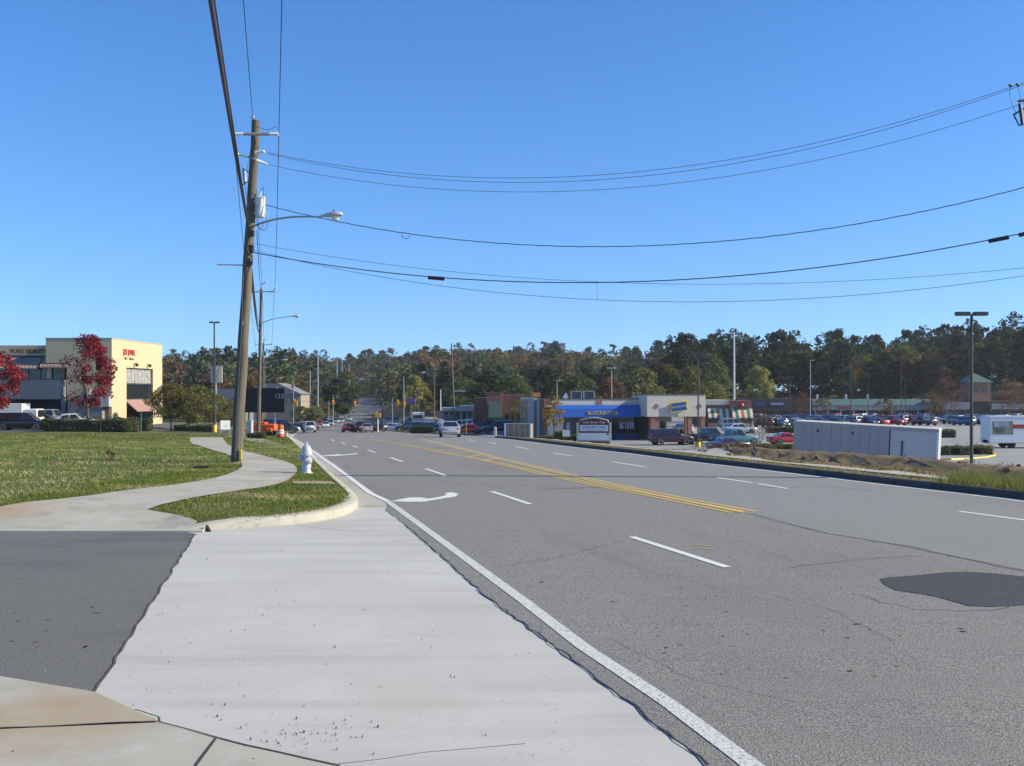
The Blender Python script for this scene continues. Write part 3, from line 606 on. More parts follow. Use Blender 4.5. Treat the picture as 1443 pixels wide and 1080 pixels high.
def hedge(label, loc, rz, L, D, H, kind='green', n=2500, leaf=.09, seed=0, name='hedge', cat='hedge', group=None):
    r = thing(name, label, cat, loc, rz, group); core_mesh('stems', L, D, H, r); hedge_mesh('foliage', L, D, H, LM[kind], n, leaf, seed, r); return r

# ---- woods on the hills: the larger, nearer trees one by one, the rest as one mass
FK = {
 'oak_brown': ('brown', dict(h=17, r=6.2, base=3.5, nleaf=5200, leaf=.36, nclump=100, depth=1)), 'oak_rust': ('rust', dict(h=16, r=6.0, base=3.0, nleaf=5200, leaf=.36, nclump=94, depth=1)),
 'maple_orange': ('orange', dict(h=15, r=5.6, base=3.0, nleaf=5200, leaf=.36, nclump=94, depth=1)), 'poplar_yellow': ('yellow', dict(h=15, r=5.2, base=2.5, nleaf=5200, leaf=.36, nclump=100, depth=1)),
 'oak_olive': ('olive', dict(h=16, r=6.2, base=2.5, nleaf=5200, leaf=.36, nclump=110, depth=1)), 'oak_green': ('green', dict(h=17, r=6.2, base=2.5, nleaf=5200, leaf=.36, nclump=110, depth=1)),
 'pine': ('pine', dict(h=22, r=4.8, base=6.5, nleaf=5200, leaf=.36, nclump=76, depth=1, shape='tall', flat=.5)), 'pine_b': ('pine', dict(h=21, r=5.4, base=4, nleaf=5600, leaf=.36, nclump=90, depth=1, shape='round', flat=.5)),
}
FL = {'oak_brown': ('oak_tree', 'brown leaved oak among the trees of the wooded hill'), 'oak_rust': ('oak_tree', 'rust red oak among the trees of the wooded hill'), 'maple_orange': ('maple_tree', 'orange autumn maple among the trees of the wooded hill'),
      'poplar_yellow': ('poplar_tree', 'yellow leaved tree among the trees of the wooded hill'), 'oak_olive': ('oak_tree', 'olive green broadleaf tree among the trees of the wooded hill'), 'oak_green': ('oak_tree', 'dark green broadleaf tree among the trees of the wooded hill'),
      'pine': ('pine_tree', 'tall dark pine with bare lower trunk on the wooded hill'), 'pine_b': ('pine_tree', 'bushy dark pine with broad crown on the wooded hill')}
def fspec(k, v=0): a, kw = FK[k]; return (k+str(v), (a, hash(k) % 1 + v*17+len(k)*3+ord(k[-1]), ), dict(kw))
def fspec(k, v=0):
    kd, kw = FK[k]; kw = dict(kw); return (k+str(v), (kd, 100+v*17+sum(map(ord, k))), kw)
def wood_tree(k, px, d, sc, rz, v=0):
    p = at(px, d); n, l = FL[k]; fr = d < 370; l = l.split(' on the wooded')[0].split(' among')[0]+(' in the wood behind the ' if fr else ' on the ridge above the ')+('shopping malls' if px > 1000 else 'video shop' if px > 740 else 'corner lot' if px > 545 else 'climbing road' if px > 470 else 'message board'); return tree(n, l, 'tree', p-Vector((0, 0, .1)), fspec(k, v), (sc*random.uniform(.9, 1.1), sc*random.uniform(.9, 1.1), sc), rz, 'trees of the wooded hill')
rng = np.random.default_rng(11)
def mix_at(px, d):
    if px > 960: w = dict(pine=.36, pine_b=.26, oak_green=.14, oak_olive=.06, oak_brown=.07, oak_rust=.07, poplar_yellow=.02, maple_orange=.02)
    elif px > 850: w = dict(pine=.16, pine_b=.16, oak_green=.14, oak_olive=.2, oak_brown=.16, oak_rust=.12, poplar_yellow=.02, maple_orange=.04)
    elif px > 560: 
        w = dict(pine=.1, pine_b=.12, oak_green=.12, oak_olive=.14, oak_brown=.24, oak_rust=.12, poplar_yellow=.05, maple_orange=.11)
        if d < 400: w = dict(pine=.25, pine_b=.4, oak_green=.2, oak_olive=.05, oak_brown=.06, oak_rust=.02, poplar_yellow=.02, maple_orange=0)
    else: w = dict(pine=.08, pine_b=.12, oak_green=.16, oak_olive=.2, oak_brown=.24, oak_rust=.08, poplar_yellow=.05, maple_orange=.07)
    k = list(w); q = np.array([w[i] for i in k]); return k[int(rng.choice(len(k), p=q/q.sum()))]
cand = []
def corridor(px, d): x = (px-CX)/F*d; mgn = 9 if d < 390 else 3.5; return d < 610 and XL(d)-mgn < x < XR(d)+mgn
for row, dd in enumerate(np.geomspace(300, 900, 34)):
    stp = F*7.5/dd
    for px in np.arange(-60, 1520, stp):
        p = px+rng.uniform(-.45, .45)*stp; d = dd*(1+rng.uniform(-.018, .018)); dcm = float(np.interp(p, _dc_px, _dc))
        if d > dcm*1.06 or corridor(p, d): continue
        lo = 330 if p < 470 else (300 if p > 560 else 330)
        if p > 1000: lo = 318
        if d < lo: continue
        if p < 215 and p > -60 and d < 500: continue       # hidden behind the left building
        cand.append((p, d))
vis = []
for p, d in cand:
    dcm = float(np.interp(p, _dc_px, _dc)); lo = 318 if p > 1000 else 315
    front = d < lo*1.075; crest = abs(d/dcm-1) < .035
    vis.append((0 if front else (1 if crest else 2), d, p))
ind = [(d, p) for c, d, p in vis if c == 0 and 215 < p < 1455][:150] + [(d, p) for c, d, p in vis if c == 1 and 220 < p < 1455][::1][:130]
indset = set(ind)
for d, p in ind: wood_tree(mix_at(p, d), p, d, random.uniform(.78, 1.12)*(.62 if 560 < p < 930 and d < 500 else (.8 if p < 560 and d < 420 else 1)), random.uniform(0, 6.28), random.randrange(2))
# the rest of the wood
groups = {}
for c, d, p in vis:
    if (d, p) in indset: continue
    groups.setdefault(mix_at(p, d), []).append((p, d))
for k, lst in groups.items():
    kd, kw = FK[k]; Vs = []; 
    base = []
    for v in range(3):
        rg = np.random.default_rng(500+v+len(k)); C, _ = crown_pts(rg, kw['h'], kw['r'], kw['base'], 52, 420, kw.get('shape', 'round')); V, Q = leaf_quads(C, .72, rg, kw.get('flat', 0)); base.append(V)
    for p, d in lst:
        o = at(p, d); s = rng.uniform(.75, 1.1)*(.68 if 570 < p < 930 and d < 520 else 1); V = base[rng.integers(0, 3)]; a = rng.uniform(0, 6.28); c_, s_ = math.cos(a), math.sin(a)
        W_ = V*s; Vs.append(np.stack([W_[:, 0]*c_-W_[:, 1]*s_+o.x, W_[:, 0]*s_+W_[:, 1]*c_+o.y, W_[:, 2]+o.z], -1))
    if not Vs: continue
    V = np.concatenate(Vs); o = mesh_np('woodland', V, np.arange(len(V)).reshape(-1, 4), LM[kd])
    tag(o, {'pine': 'dark pines massed through the wood on the far hillside', 'pine_b': 'bushy dark evergreens massed through the wood on the far hillside'}.get(k, FL[k][1].split(' among')[0]+' crowns massed through the wood on the far hillside'), 'woodland', kind='stuff')
# ================================================================== VEHICLES
glass = mat('car_glass', (.015,.018,.022), .05, spec=.8, var=.05, coat=.3)
tyre_m = mat('tyre_rubber', (.02,.02,.021), .85, var=.15); rim_m = mat('wheel_rim', (.5,.5,.52), .3, metal=.8, var=.1); trim = mat('black_trim', (.025,.025,.027), .6)
head_m = mat('headlight_lens', (.75,.77,.8), .08, spec=.8, coat=.6); tail_m = mat('tail_lens', (.45,.012,.015), .15, coat=.5); plate_m = mat('number_plate', (.7,.7,.68), .5)
def paint(n, c): return mat('paint_'+n, c, .22, metal=.15, var=.03, scale=2, coat=1., spec=.5)
PAINT = {n: paint(n, c) for n, c in dict(white=(.78,.78,.76), silver=(.45,.46,.48), grey=(.2,.205,.215), black=(.012,.012,.014), navy=(.02,.035,.09), blue=(.04,.1,.25), red=(.42,.015,.02), maroon=(.05,.008,.014), tan=(.4,.34,.25), green=(.03,.08,.055), teal=(.05,.14,.17)).items()}
KIND = {  # length, width, height, belt z, hood z, tail z, y of windscreen base / roof front / roof rear / rear glass base, ground gap
 'sedan':  (4.75, 1.80, 1.45, .93, .86, .95, .95, .25, -1.05, -1.75, .24),
 'hatch':  (4.10, 1.74, 1.50, .95, .88, 1.0, .90, .30, -1.45, -1.95, .24),
 'suv':    (4.75, 1.86, 1.80, 1.08, 1.02, 1.1, .98, .50, -2.05, -2.30, .32),
 'minivan':(4.95, 1.92, 1.75, 1.02, .95, 1.05, 1.55, .65, -2.05, -2.40, .26),
 'pickup': (5.40, 1.95, 1.85, 1.15, 1.08, 1.1, 1.05, .55, -.55, -.75, .36),
 'coupe':  (4.45, 1.76, 1.33, .88, .82, .92, .80, .05, -.75, -1.75, .22),
}
def car_parts(kind):
    L, Wd, H, zb, zh, zt, ya, yb, yc, yd, gap = KIND[kind]; w = Wd/2; P_ = {}
    yf, yr = L/2, -L/2; body = MB(); rings = []
    st = [(yr, .80, gap+.18, zt-.16), (yr+.05, .90, gap+.05, zt-.05), (yr+.25, .97, gap, zt), (min(yd, yr+.9)-.0, 1., gap, zt+.01)]
    if yd-(yr+.9) > .3: st.append((yd, 1., gap, zt+.01))
    st += [(yc, 1., gap, zb), (0, 1., gap, zb), (yb, 1., gap, zb), (ya, .99, gap, zb-.005), (yf-.55, .96, gap, zh), (yf-.22, .90, gap+.02, zh-.07), (yf-.06, .82, gap+.08, zh-.2), (yf, .70, gap+.16, zh-.34)]
    st = sorted(set(st)); 
    for y, k, z0, z1 in st:
        ww = w*k; zm = z0+(z1-z0)*.55
        prof = [(.86, z0), (.97, z0+.12), (1., zm), (.985, z1-.1), (.94, z1-.025), (.8, z1)]
        right = [(a*ww, y, z) for a, z in prof]; left = [(-a*ww, y, z) for a, z in reversed(prof)]
        rings.append(right+[(0, y, z1+.025)]+left)
    body.loft(rings)
    # cabin shell
    wr = w*.74; wb = w*.925; zi = zb-.03; zz = H
    if kind == 'pickup': yd_ = yd
    c = [[(wb, yd, zi), (wb*.995, yd+.02, zi+.02), (-wb*.995, yd+.02, zi+.02), (-wb, yd, zi)]]
    A = [(wb, ya, zi), (-wb, ya, zi), (-wb, yd, zi), (wb, yd, zi)]
    m1 = [(wr*.93, yb, zz-.045), (-wr*.93, yb, zz-.045), (-wr*.95, yc, zz-.05), (wr*.95, yc, zz-.05)]
    m2 = [(wr*.8, yb-.14, zz), (-wr*.8, yb-.14, zz), (-wr*.8, yc+.14, zz-.005), (wr*.8, yc+.14, zz-.005)]
    body.loft([A, m1, m2])
    if kind == 'pickup':
        body.box(-w*.8, w*.8, yr+.08, yd-.05, zt+.03, zt+.034)
    P_['body'] = (body, 'paint', True)
    # glass: panels a little proud of the shell
    def panel(a, b, c_, d_, ins=.08, off=.012):
        a, b, c_, d_ = map(Vector, (a, b, c_, d_)); ctr = (a+b+c_+d_)/4; n = (b-a).cross(d_-a).normalized()
        if n.dot(ctr-Vector((0, (ya+yd)/2, zb))) < 0: n = -n
        q = [p+(ctr-p)*ins+n*off for p in (a, b, c_, d_)]; mm = MB(); mm.add(q+[p-n*.03 for p in q], [(0,1,2,3),(4,7,6,5),(0,4,5,1),(1,5,6,2),(2,6,7,3),(3,7,4,0)]); return mm
    P_['windscreen'] = (panel(A[0], A[1], m1[1], m1[0], .09), glass, False)
    P_['rear_window'] = (panel(A[3], A[2], m1[2], m1[3], .13), glass, False)
    sw = []
    for s in (1, -1):
        def side(t0, t1):
            lo = lambda t: Vector((s*wb, ya+(yd-ya)*t, zi+.05)); 
            def hi(t):
                y = ya+(yd-ya)*t; y = max(min(y, yb-.02), yc+.02); return Vector((s*wr*.94, y, zz-.1))
            return panel(lo(t0), lo(t1), hi(t1), hi(t0), .05)
        cuts = {'sedan': (.08, .5, .86), 'hatch': (.08, .5, .88), 'suv': (.07, .40, .70, .95), 'minivan': (.10, .42, .70, .95), 'pickup': (.10, .62, .95), 'coupe': (.12, .6, .84)}[kind]
        for t0, t1 in zip(cuts[:-1], cuts[1:]): sw.append(side(t0+.012, t1-.012))
    P_['side_window'] = [(x, glass, False) for x in sw]
    rw = .33 if kind not in ('suv', 'pickup') else .37
    wy = (yf-.88, yr+.92); P_['wheel'] = []
    for y in wy:
        for s in (1, -1):
            M = Matrix.Translation((s*(w-.06), y, rw)) @ Matrix.Rotation(R(90)*s, 4, 'Y')
            t = MB(); t.lathe([(rw*.62, -.11), (rw*.93, -.11), (rw, -.07), (rw, .07), (rw*.93, .115), (rw*.62, .11)], 18, M=M)
            r_ = MB(); r_.lathe([(rw*.62, -.05), (rw*.66, .112), (rw*.6, .115), (rw*.52, .092), (rw*.2, .084), (rw*.15, .1), (.01, .105)], 14, M=M)
            ar = MB(); ar.lathe([(rw*1.13, -.1), (rw*1.15, .069)], 18, M=M)
            P_['wheel'].append((t, r_, ar))
    hl = []; tl = []
    for s in (1, -1):
        b = MB(); b.bevbox(s*w*.66-.16, s*w*.66+.16, yf-.2, yf-.035, zh-.33, zh-.18, .03); hl.append((b, head_m, True))
        b = MB(); zz0 = zt-.32
        if kind in ('suv', 'minivan', 'hatch'): b.bevbox(s*w*.84-.08, s*w*.84+.08, yr-.005, yr+.12, zt-.35, zt+.02, .02)
        else: b.bevbox(s*w*.7-.17, s*w*.7+.17, yr-.0, yr+.12, zt-.30, zt-.13, .02)
        tl.append((b, tail_m, True))
    P_['headlight'] = hl; P_['tail_light'] = tl
    b = MB(); b.bevbox(-w*.78, w*.78, yr-.05, yr+.1, gap+.16, gap+.34, .04); P_['rear_bumper'] = (b, 'paint' if kind in ('sedan', 'coupe', 'hatch') else trim, True)
    b = MB(); b.bevbox(-w*.68, w*.68, yf-.1, yf+.05, gap+.14, gap+.32, .04); P_['front_bumper'] = (b, 'paint' if kind in ('sedan', 'coupe', 'hatch') else trim, True)
    b = MB(); b.box(-.2, .2, yr-.012, yr+.01, zt-.32, zt-.2); P_['number_plate'] = (b, plate_m, False)
    b = MB(); b.bevbox(-w*.42, w*.42, yf-.09, yf+.012, zh-.36, zh-.22, .02); P_['grille'] = (b, trim, False)
    mr_ = []
    for s in (1, -1):
        b = MB(); b.bevbox(s*(w+.02)-.07, s*(w+.02)+.07, ya-.28, ya-.16, zb+.02, zb+.14, .02); mr_.append((b, 'paint', False))
    P_['door_mirror'] = mr_
    return P_
_cp = {}
_single = {}
def veh(label, px, d, head, kind, col, detail=True, group=None, name=None, loc=None, cat=None):
    """a vehicle standing at pixel column px, distance d, nose turned by head degrees from +Y"""
    p = at(px, d) if loc is None else Vector(loc)
    if loc is None: p.z += .03
    nm = name or {'sedan': 'sedan_car', 'hatch': 'hatchback_car', 'suv': 'suv_car', 'minivan': 'minivan', 'pickup': 'pickup_truck', 'coupe': 'coupe_car'}[kind]
    cat = cat or {'minivan': 'van', 'pickup': 'truck'}.get(kind, 'car')
    x = .1; z0 = p.z; 
    # follow the slope of the ground
    hd = R(head); fw = Vector((-math.sin(hd), math.cos(hd))); za = Gf(p.x+fw.x*1.3, p.y+fw.y*1.3); zb = Gf(p.x-fw.x*1.3, p.y-fw.y*1.3); pit = math.atan2(za-zb, 2.6) if abs(za-zb) < .5 else 0
    if kind not in _cp: _cp[kind] = car_parts(kind)
    Pm = _cp[kind]; pm = PAINT[col]
    if not detail:
        if (kind, col) not in _single:
            ml = [pm, glass, tyre_m, rim_m, head_m, tail_m, trim]; m = MB()
            def put(mb, mi): m.add(mb.v, mb.f, mi)
            for k, v in Pm.items():
                for it in (v if isinstance(v, list) else [v]):
                    if k == 'wheel': put(it[0], 2); put(it[1], 3); put(it[2], 6)
                    else: put(it[0], {'paint': 0}.get(it[1] if isinstance(it[1], str) else '', ml.index(it[1]) if not isinstance(it[1], str) and it[1] in ml else 6))
            o = m.build(nm, ml, None, True, fix=True); _single[(kind, col)] = o
        else:
            o = _single[(kind, col)].copy(); COL.objects.link(o)
        o.name = nm; o.location = p; o.rotation_euler = (pit, 0, hd); return tag(o, label, cat, group)
    r = thing(nm, label, cat, p, hd, group); r.rotation_euler = (pit, 0, hd)
    for k, v in Pm.items():
        for it in (v if isinstance(v, list) else [v]):
            if k == 'wheel':
                t = it[0].build('wheel', tyre_m, r, True); it[1].build('rim', rim_m, t, True); it[2].build('wheel_arch', trim, r, True)
            else: it[0].build(k, pm if it[1] == 'paint' else it[1], r, it[2])
    return r
RD = 12.5        # heading of the road (degrees to the left of the view)
veh('silver white sedan driving away past the hatched yellow median', 634, 99, 5, 'sedan', 'silver')
veh('white boxy suv driving away towards the crossing', 436, 174, 14, 'suv', 'white')
veh('maroon minivan waiting at the crossing beside a red hatchback', 505, 192, 30, 'minivan', 'maroon')
veh('red hatchback stopped at the crossing with brake lights showing', 490.5, 178, 16, 'hatch', 'red')
veh('tan silver sedan at the back of the left turn queue', 517, 168, 8, 'sedan', 'tan')
veh('dark red suv queued between maroon minivan and tan sedan', 508, 176, 8, 'suv', 'maroon')
veh('black sedan turning out of the crossing beyond the white suv', 421, 205, -75, 'sedan', 'black')
veh('dark grey suv turning behind the black sedan at the crossing', 436, 222, -70, 'suv', 'grey')
for i, (px, d, k, c, l) in enumerate([(459, 250, 'sedan', 'white', 'white sedan leading the oncoming queue at the crossing'), (466, 262, 'suv', 'silver', 'silver suv second in the oncoming queue'), (457, 274, 'suv', 'navy', 'navy suv in the oncoming queue behind the white sedan'), (473, 290, 'pickup', 'silver', 'silver pickup truck in the oncoming queue'),
        (481, 305, 'sedan', 'silver', 'silver sedan far back in the oncoming queue'), (451, 268, 'sedan', 'red', 'red sedan beside the navy suv in the oncoming queue'), (474, 322, 'suv', 'black', 'black suv at the tail of the oncoming queue'), (492, 330, 'sedan', 'white', 'white sedan coming down the hill behind the queue')]):
    veh(l, px, d, 190, k, c, False, 'cars queued at the crossing')
for px, d, hd, k, c, l in [(521, 215, 20, 'suv', 'navy', 'navy suv crossing ahead of the mast arm'), (531, 200, 40, 'sedan', 'black', 'black sedan by the signal pole at the corner'), (534, 196, 10, 'hatch', 'maroon', 'maroon hatchback half hidden by the white signal post'),
        (545, 232, 80, 'sedan', 'silver', 'silver sedan on the side street behind the mast arm'), (552, 214, 75, 'sedan', 'white', 'white sedan on the side street by the mast arm'), (548, 262, 85, 'suv', 'grey', 'grey suv on the side street behind the white sedan'),
        (574, 205, 100, 'suv', 'black', 'black suv in the corner lot by the purple sign pole'), (588, 190, 95, 'suv', 'black', 'black suv in the corner lot behind the low hedge'), (600, 208, 80, 'sedan', 'silver', 'silver sedan in the corner lot behind the hedge'),
        (606, 186, 60, 'suv', 'grey', 'grey suv in the corner lot behind the white arrow sign'), (615, 176, 75, 'sedan', 'blue', 'blue sedan at the edge of the corner lot'), (580, 236, 70, 'sedan', 'navy', 'navy sedan at the back of the corner lot'),
        (628, 215, 100, 'suv', 'black', 'black suv by the restaurant lot entrance'), (652, 168, 70, 'suv', 'white', 'white suv parked beside the tall wooden pole'), (659, 152, 80, 'sedan', 'red', 'red sedan parked behind the wooden pole'), (676, 160, 85, 'sedan', 'navy', 'navy sedan parked in front of the brick restaurant'),
        (688, 166, 80, 'sedan', 'grey', 'grey sedan parked against the brick restaurant wall'), (702, 150, 95, 'suv', 'black', 'black suv parked beside the wooden bin enclosure')]:
    veh(l, px, d, hd, k, c, False, 'cars around the corner lot')
veh('black minivan parked by the clipped hedge at the left building', 31, 106, -82, 'minivan', 'black')
veh('dark sedan parked behind the black minivan', 62, 113, -78, 'sedan', 'black')
veh('silver suv parked in the shade under the left building', 72, 121, -95, 'suv', 'silver')
veh('white car parked behind the clipped hedge with only its roof showing', 106, 116, -85, 'sedan', 'white')
veh('white car parked beyond the orange sign trailer', 402, 150, -78, 'hatch', 'white', False)
veh('dark minivan parked beyond the orange sign trailer', 394, 143, -75, 'minivan', 'black', False)
veh('dark maroon suv parked side on before the columns of the video shop', 945, 116, -80, 'suv', 'maroon')
veh('black pickup truck parked beside the dark maroon suv', 999, 118, -70, 'pickup', 'black')
veh('maroon low car nosed against the verge by the green pickup', 1028, 104, -68, 'coupe', 'maroon')
veh('teal pickup truck parked behind the low maroon car', 1034, 114, -72, 'pickup', 'teal')
veh('silver sedan leaving the lot before the striped awning restaurant', 1042, 148, -80, 'sedan', 'silver')
veh('grey suv behind the silver sedan at the striped awning restaurant', 1034, 168, -80, 'suv', 'grey', False)
veh('silver car seen between the columns of the video shop', 962, 148, 20, 'hatch', 'silver', False)
veh('bright red car driving out beside the white trailer', 1110, 117, -80, 'coupe', 'red')
LOTC = ['white', 'silver', 'grey', 'grey', 'black', 'navy', 'black', 'red', 'maroon', 'tan', 'green', 'navy', 'black', 'silver', 'blue']
rl = random.Random(5)
for row, (d, p0, p1, stp) in enumerate([(186, 1078, 1128, 21), (204, 1080, 1450, 20), (222, 1076, 1452, 19.), (244, 1068, 1450, 18), (258, 1072, 1448, 17)]):
    px = p0
    while px < p1:
        if not (1316 < px < 1345 and row < 2) and rl.random() > .13:
            k = rl.choice(['sedan', 'sedan', 'suv', 'suv', 'hatch', 'minivan', 'pickup']); c = rl.choice(LOTC)
            veh('%s %s parked in the rows before the shopping strip' % (c, {'hatch': 'hatchback', 'pickup': 'pickup truck'}.get(k, k)), px+rl.uniform(-3, 3), d+rl.uniform(-1, 1), rl.choice([8, 188])+rl.uniform(-4, 4)+20, k, c, False, 'cars in rows before the shopping strip')
        px += stp
# ================================================================== LEFT SIDE
wood_pole = ramp_mat('pole_wood', [(2.2, 6, (1,1,.08), .35, .7, (.115,.098,.075), (.185,.16,.125)), (9, 5, (1,1,.06), .5, .7, None, (.09,.07,.05)), (.5, 4, (1,1,.2), .5, .75, None, (.15,.14,.11))], .95, .7, 25, .02)
galv = mat('galvanised', (.42,.43,.44), .45, metal=.6, var=.12, scale=8); dark_metal = mat('dark_metal', (.05,.045,.04), .5, metal=.3); porc = mat('porcelain', (.72,.72,.72), .25, var=.08)
can_m = mat('transformer_paint', (.55,.54,.53), .4, var=.08); wire_m = mat('wire_black', (.022,.022,.026), .6); wire_b = mat('wire_sheath', (.05,.028,.028), .6); wire_g = mat('wire_grey', (.09,.095,.11), .5)
yel = mat('safety_yellow', (.72,.45,.02), .55, var=.1); grn_post = mat('green_post', (.04,.22,.16), .5); brown_pole = mat('bronze_pole', (.06,.05,.045), .5, metal=.2, var=.1)
lamp_grey = mat('lamp_housing', (.5,.51,.51), .4, var=.06); lens_m = mat('lamp_lens', (.75,.72,.68), .2, var=.03, coat=.5)
def insulator(a, b, r, parent, org):
    a, b = Vector(a), Vector(b); m = MB(); n = 7; pts = []; rs = []
    for i in range(n*2+1):
        pts.append(a.lerp(b, i/(n*2))); rs.append(r if i % 2 else r*.55)
    m.tube(pts, rs, 9); return m.build('insulator', porc, parent, False, org)
def cobra_lamp(parent, a, b, size, org):
    """arm from a rising to b, lamp head carried on at its end"""
    a, b = Vector(a), Vector(b); L = (b-a).length; m = MB(); pts = []
    for i in range(9):
        t = i/8; p = a.lerp(b, t); p.z += .10*L*math.sin(t*math.pi*.5)*(1-t)*1.4; pts.append(p)
    m.tube(pts, [.035-.010*i/8 for i in range(9)], 8); arm = m.build('lamp_arm', galv, parent, True, org)
    d = (b-a); d.z = 0; d.normalize(); s = Vector((-d.y, d.x, 0)); m = MB(); rings = []
    for t, w, h0, h1 in ((0, .04, -.03, .04), (.12, .05, -.035, .06), (.35, .12, -.06, .11), (.6, .165, -.07, .135), (.85, .15, -.06, .12), (.97, .09, -.03, .08), (1, .03, .0, .04)):
        c = b+d*(t*size-.05); c.z += .02
        rings.append([c+s*w*size*1.1*math.cos(k*math.pi/5)+Vector((0, 0, (h1 if math.sin(k*math.pi/5) > 0 else -h0)*size*math.sin(k*math.pi/5))) for k in range(10)])
    m.loft(rings); head = m.build('lamp_head', lamp_grey, arm, True, org)
    m = MB(); c = b+d*(.62*size); m.lathe([(.015*size, -.20*size), (.10*size, -.17*size), (.15*size, -.10*size), (.16*size, -.04*size)], 12, M=Matrix.Translation(c)); m.build('lens', lens_m, arm, True, org)
    m = MB(); m.lathe([(.025, 0), (.025, .06), (.01, .075)], 8, M=Matrix.Translation(b+d*(.55*size)+Vector((0, 0, .14*size)))); m.build('photocell', dark_metal, arm, True, org)
POLES = []
D1 = 33.0; B1 = P(333, 653, D1); B1.z = Gf(B1.x, B1.y); T1 = P(361, 170, D1)
p1 = thing('utility_pole', 'tall leaning wooden utility pole with transformer can beside the winding footpath', 'utility pole', B1)
def on1(py, dx=0, dy=0): t = (653-py)/(653-170); q = B1.lerp(T1, t); return q+Vector((dx, dy, 0))
m = MB(); n = 14; m.tube([B1-Vector((0,0,.3))]+[B1.lerp(T1, i/n)+Vector((.012*math.sin(i*2.1), .01*math.cos(i*1.7), 0)) for i in range(n+1)], [.185]+[.18-.055*i/n for i in range(n+1)], 14); m.build('shaft', wood_pole, p1, True, B1)
AL = P(329, 189, D1-.25); AR = P(393, 189.5, D1-.25)
m = MB(); a, b = P(343, 189, D1-.2), P(380, 189.5, D1-.2); m.tube([a, b], .05, 4); m.build('crossarm', galv, p1, False, B1)
insulator(AL, a, .055, p1, B1); insulator(b, AR, .055, p1, B1); m = MB(); pt = P(357, 172, D1); m.tube([pt, P(356.5, 166, D1)], .02, 6); m.build('top_pin', galv, p1, False, B1); insulator(P(356.6, 168, D1), P(356, 163.5, D1), .06, p1, B1)
m = MB(); m.tube([P(332, 217, D1-.3), P(352, 222, D1-.2), P(364, 227, D1-.15)], .03, 5); m.build('standoff_arm', galv, p1, False, B1)
insulator(P(329, 216, D1-.3), P(336, 218.5, D1-.3), .06, p1, B1); insulator(P(361, 226, D1-.2), P(377, 232, D1-.25), .055, p1, B1); insulator(P(359, 216, D1-.2), P(373, 213.5, D1-.25), .05, p1, B1)
m = MB(); m.tube([P(343, 240, D1-.3), P(345, 259, D1-.3)], .035, 7); m.tube([P(341, 237, D1-.3), P(350, 243, D1-.2)], .02, 5); m.tube([P(340, 262, D1-.35), P(349, 256, D1-.2)], .02, 5); fuse = m.build('fuse_cutout', dark_metal, p1, True, B1)
insulator(P(345, 241, D1-.32), P(346, 257, D1-.32), .05, p1, B1)
cc = P(366.5, 307, D1-.05); m = MB(); m.lathe([(.135, 0), (.155, .02), (.16, .06), (.16, .58), (.175, .59), (.175, .62), (.15, .645), (.02, .66)], 18, M=Matrix.Translation(cc)); can = m.build('transformer_can', can_m, p1, True, B1)
insulator(cc+Vector((0, 0, .63)), cc+Vector((.02, 0, .82)), .045, p1, B1)
m = MB(); m.box(-.25, -.13, -.04, .04, .1, .16, M=Matrix.Translation(cc)); m.box(-.25, -.13, -.04, .04, .48, .54, M=Matrix.Translation(cc)); m.build('can_bracket', galv, p1, False, B1)
def loop(pts, r=.008, mt=wire_m, name='jumper_wire', parent=p1, org=B1, seg=8):
    pts = [Vector(p) for p in pts]; out = []
    for i in range(len(pts)-1):
        p0, p1_, p2, p3 = pts[max(i-1, 0)], pts[i], pts[i+1], pts[min(i+2, len(pts)-1)]
        for k in range(seg):
            t = k/seg; out.append(.5*((2*p1_)+(p2-p0)*t+(2*p0-5*p1_+4*p2-p3)*t*t+(-p0+3*p1_-3*p2+p3)*t**3))
    out.append(pts[-1]); m = MB(); m.tube(out, r, 5); return m.build(name, mt, parent, True, org)
loop([P(367, 270, D1-.1), P(371, 264, D1-.15), P(371, 274, D1-.2), P(372, 290, D1-.22)]); loop([P(361, 308, D1-.2), P(365, 322, D1-.25), P(369, 324, D1-.25), P(371, 312, D1-.2)]); loop([P(372, 300, D1-.2), P(377, 316, D1-.2), P(372, 325, D1-.25), P(362, 318, D1-.2)])
loop([P(356, 193, D1-.2), P(349, 235, D1-.25), P(345, 245, D1-.3)]); loop([P(345, 260, D1-.3), P(350, 290, D1-.25), P(362, 290, D1-.25)]); loop([P(360, 178, D1-.2), P(376, 183, D1-.2), P(391, 178, D1-.3)])
cobra_lamp(p1, P(357, 319, D1-.1), P(453, 306, D1-1.2), .80, B1)
m = MB(); m.tube([P(305, 373, D1-.3), on1(374.5)], .022, 6); m.build('standoff_arm', galv, p1, True, B1)
for py, hh, w_ in ((330, 7, .1), (352, 10, .13), (372, 5, .1)): q = on1(py); m = MB(); m.box(q.x+.08-w_/2, q.x+.12+w_/2, q.y-.24, q.y-.05, q.z-hh*.011, q.z+hh*.011); m.build('cable_clamp', dark_metal, p1, False, B1)
loop([P(352, 330, D1-.25), P(349, 352, D1-.25), P(356, 366, D1-.28), P(349, 385, D1-.26), P(346, 420, D1-.25)], .02, wire_b, 'riser_cable'); loop([P(343, 385, D1-.2), P(340, 470, D1-.22), P(335, 560, D1-.23), P(331, 645, D1-.24)], .012, wire_g, 'ground_wire')
m = MB(); q = on1(641); m.box(q.x+.12, q.x+.19, q.y-.2, q.y-.1, q.z-.15, q.z+.14); m.build('reflector', yel, p1, False, B1)
m = MB(); q = on1(455); m.box(q.x-.05, q.x+.02, q.y-.19, q.y-.17, q.z-.1, q.z+.02); m.build('number_tag', galv, p1, False, B1)

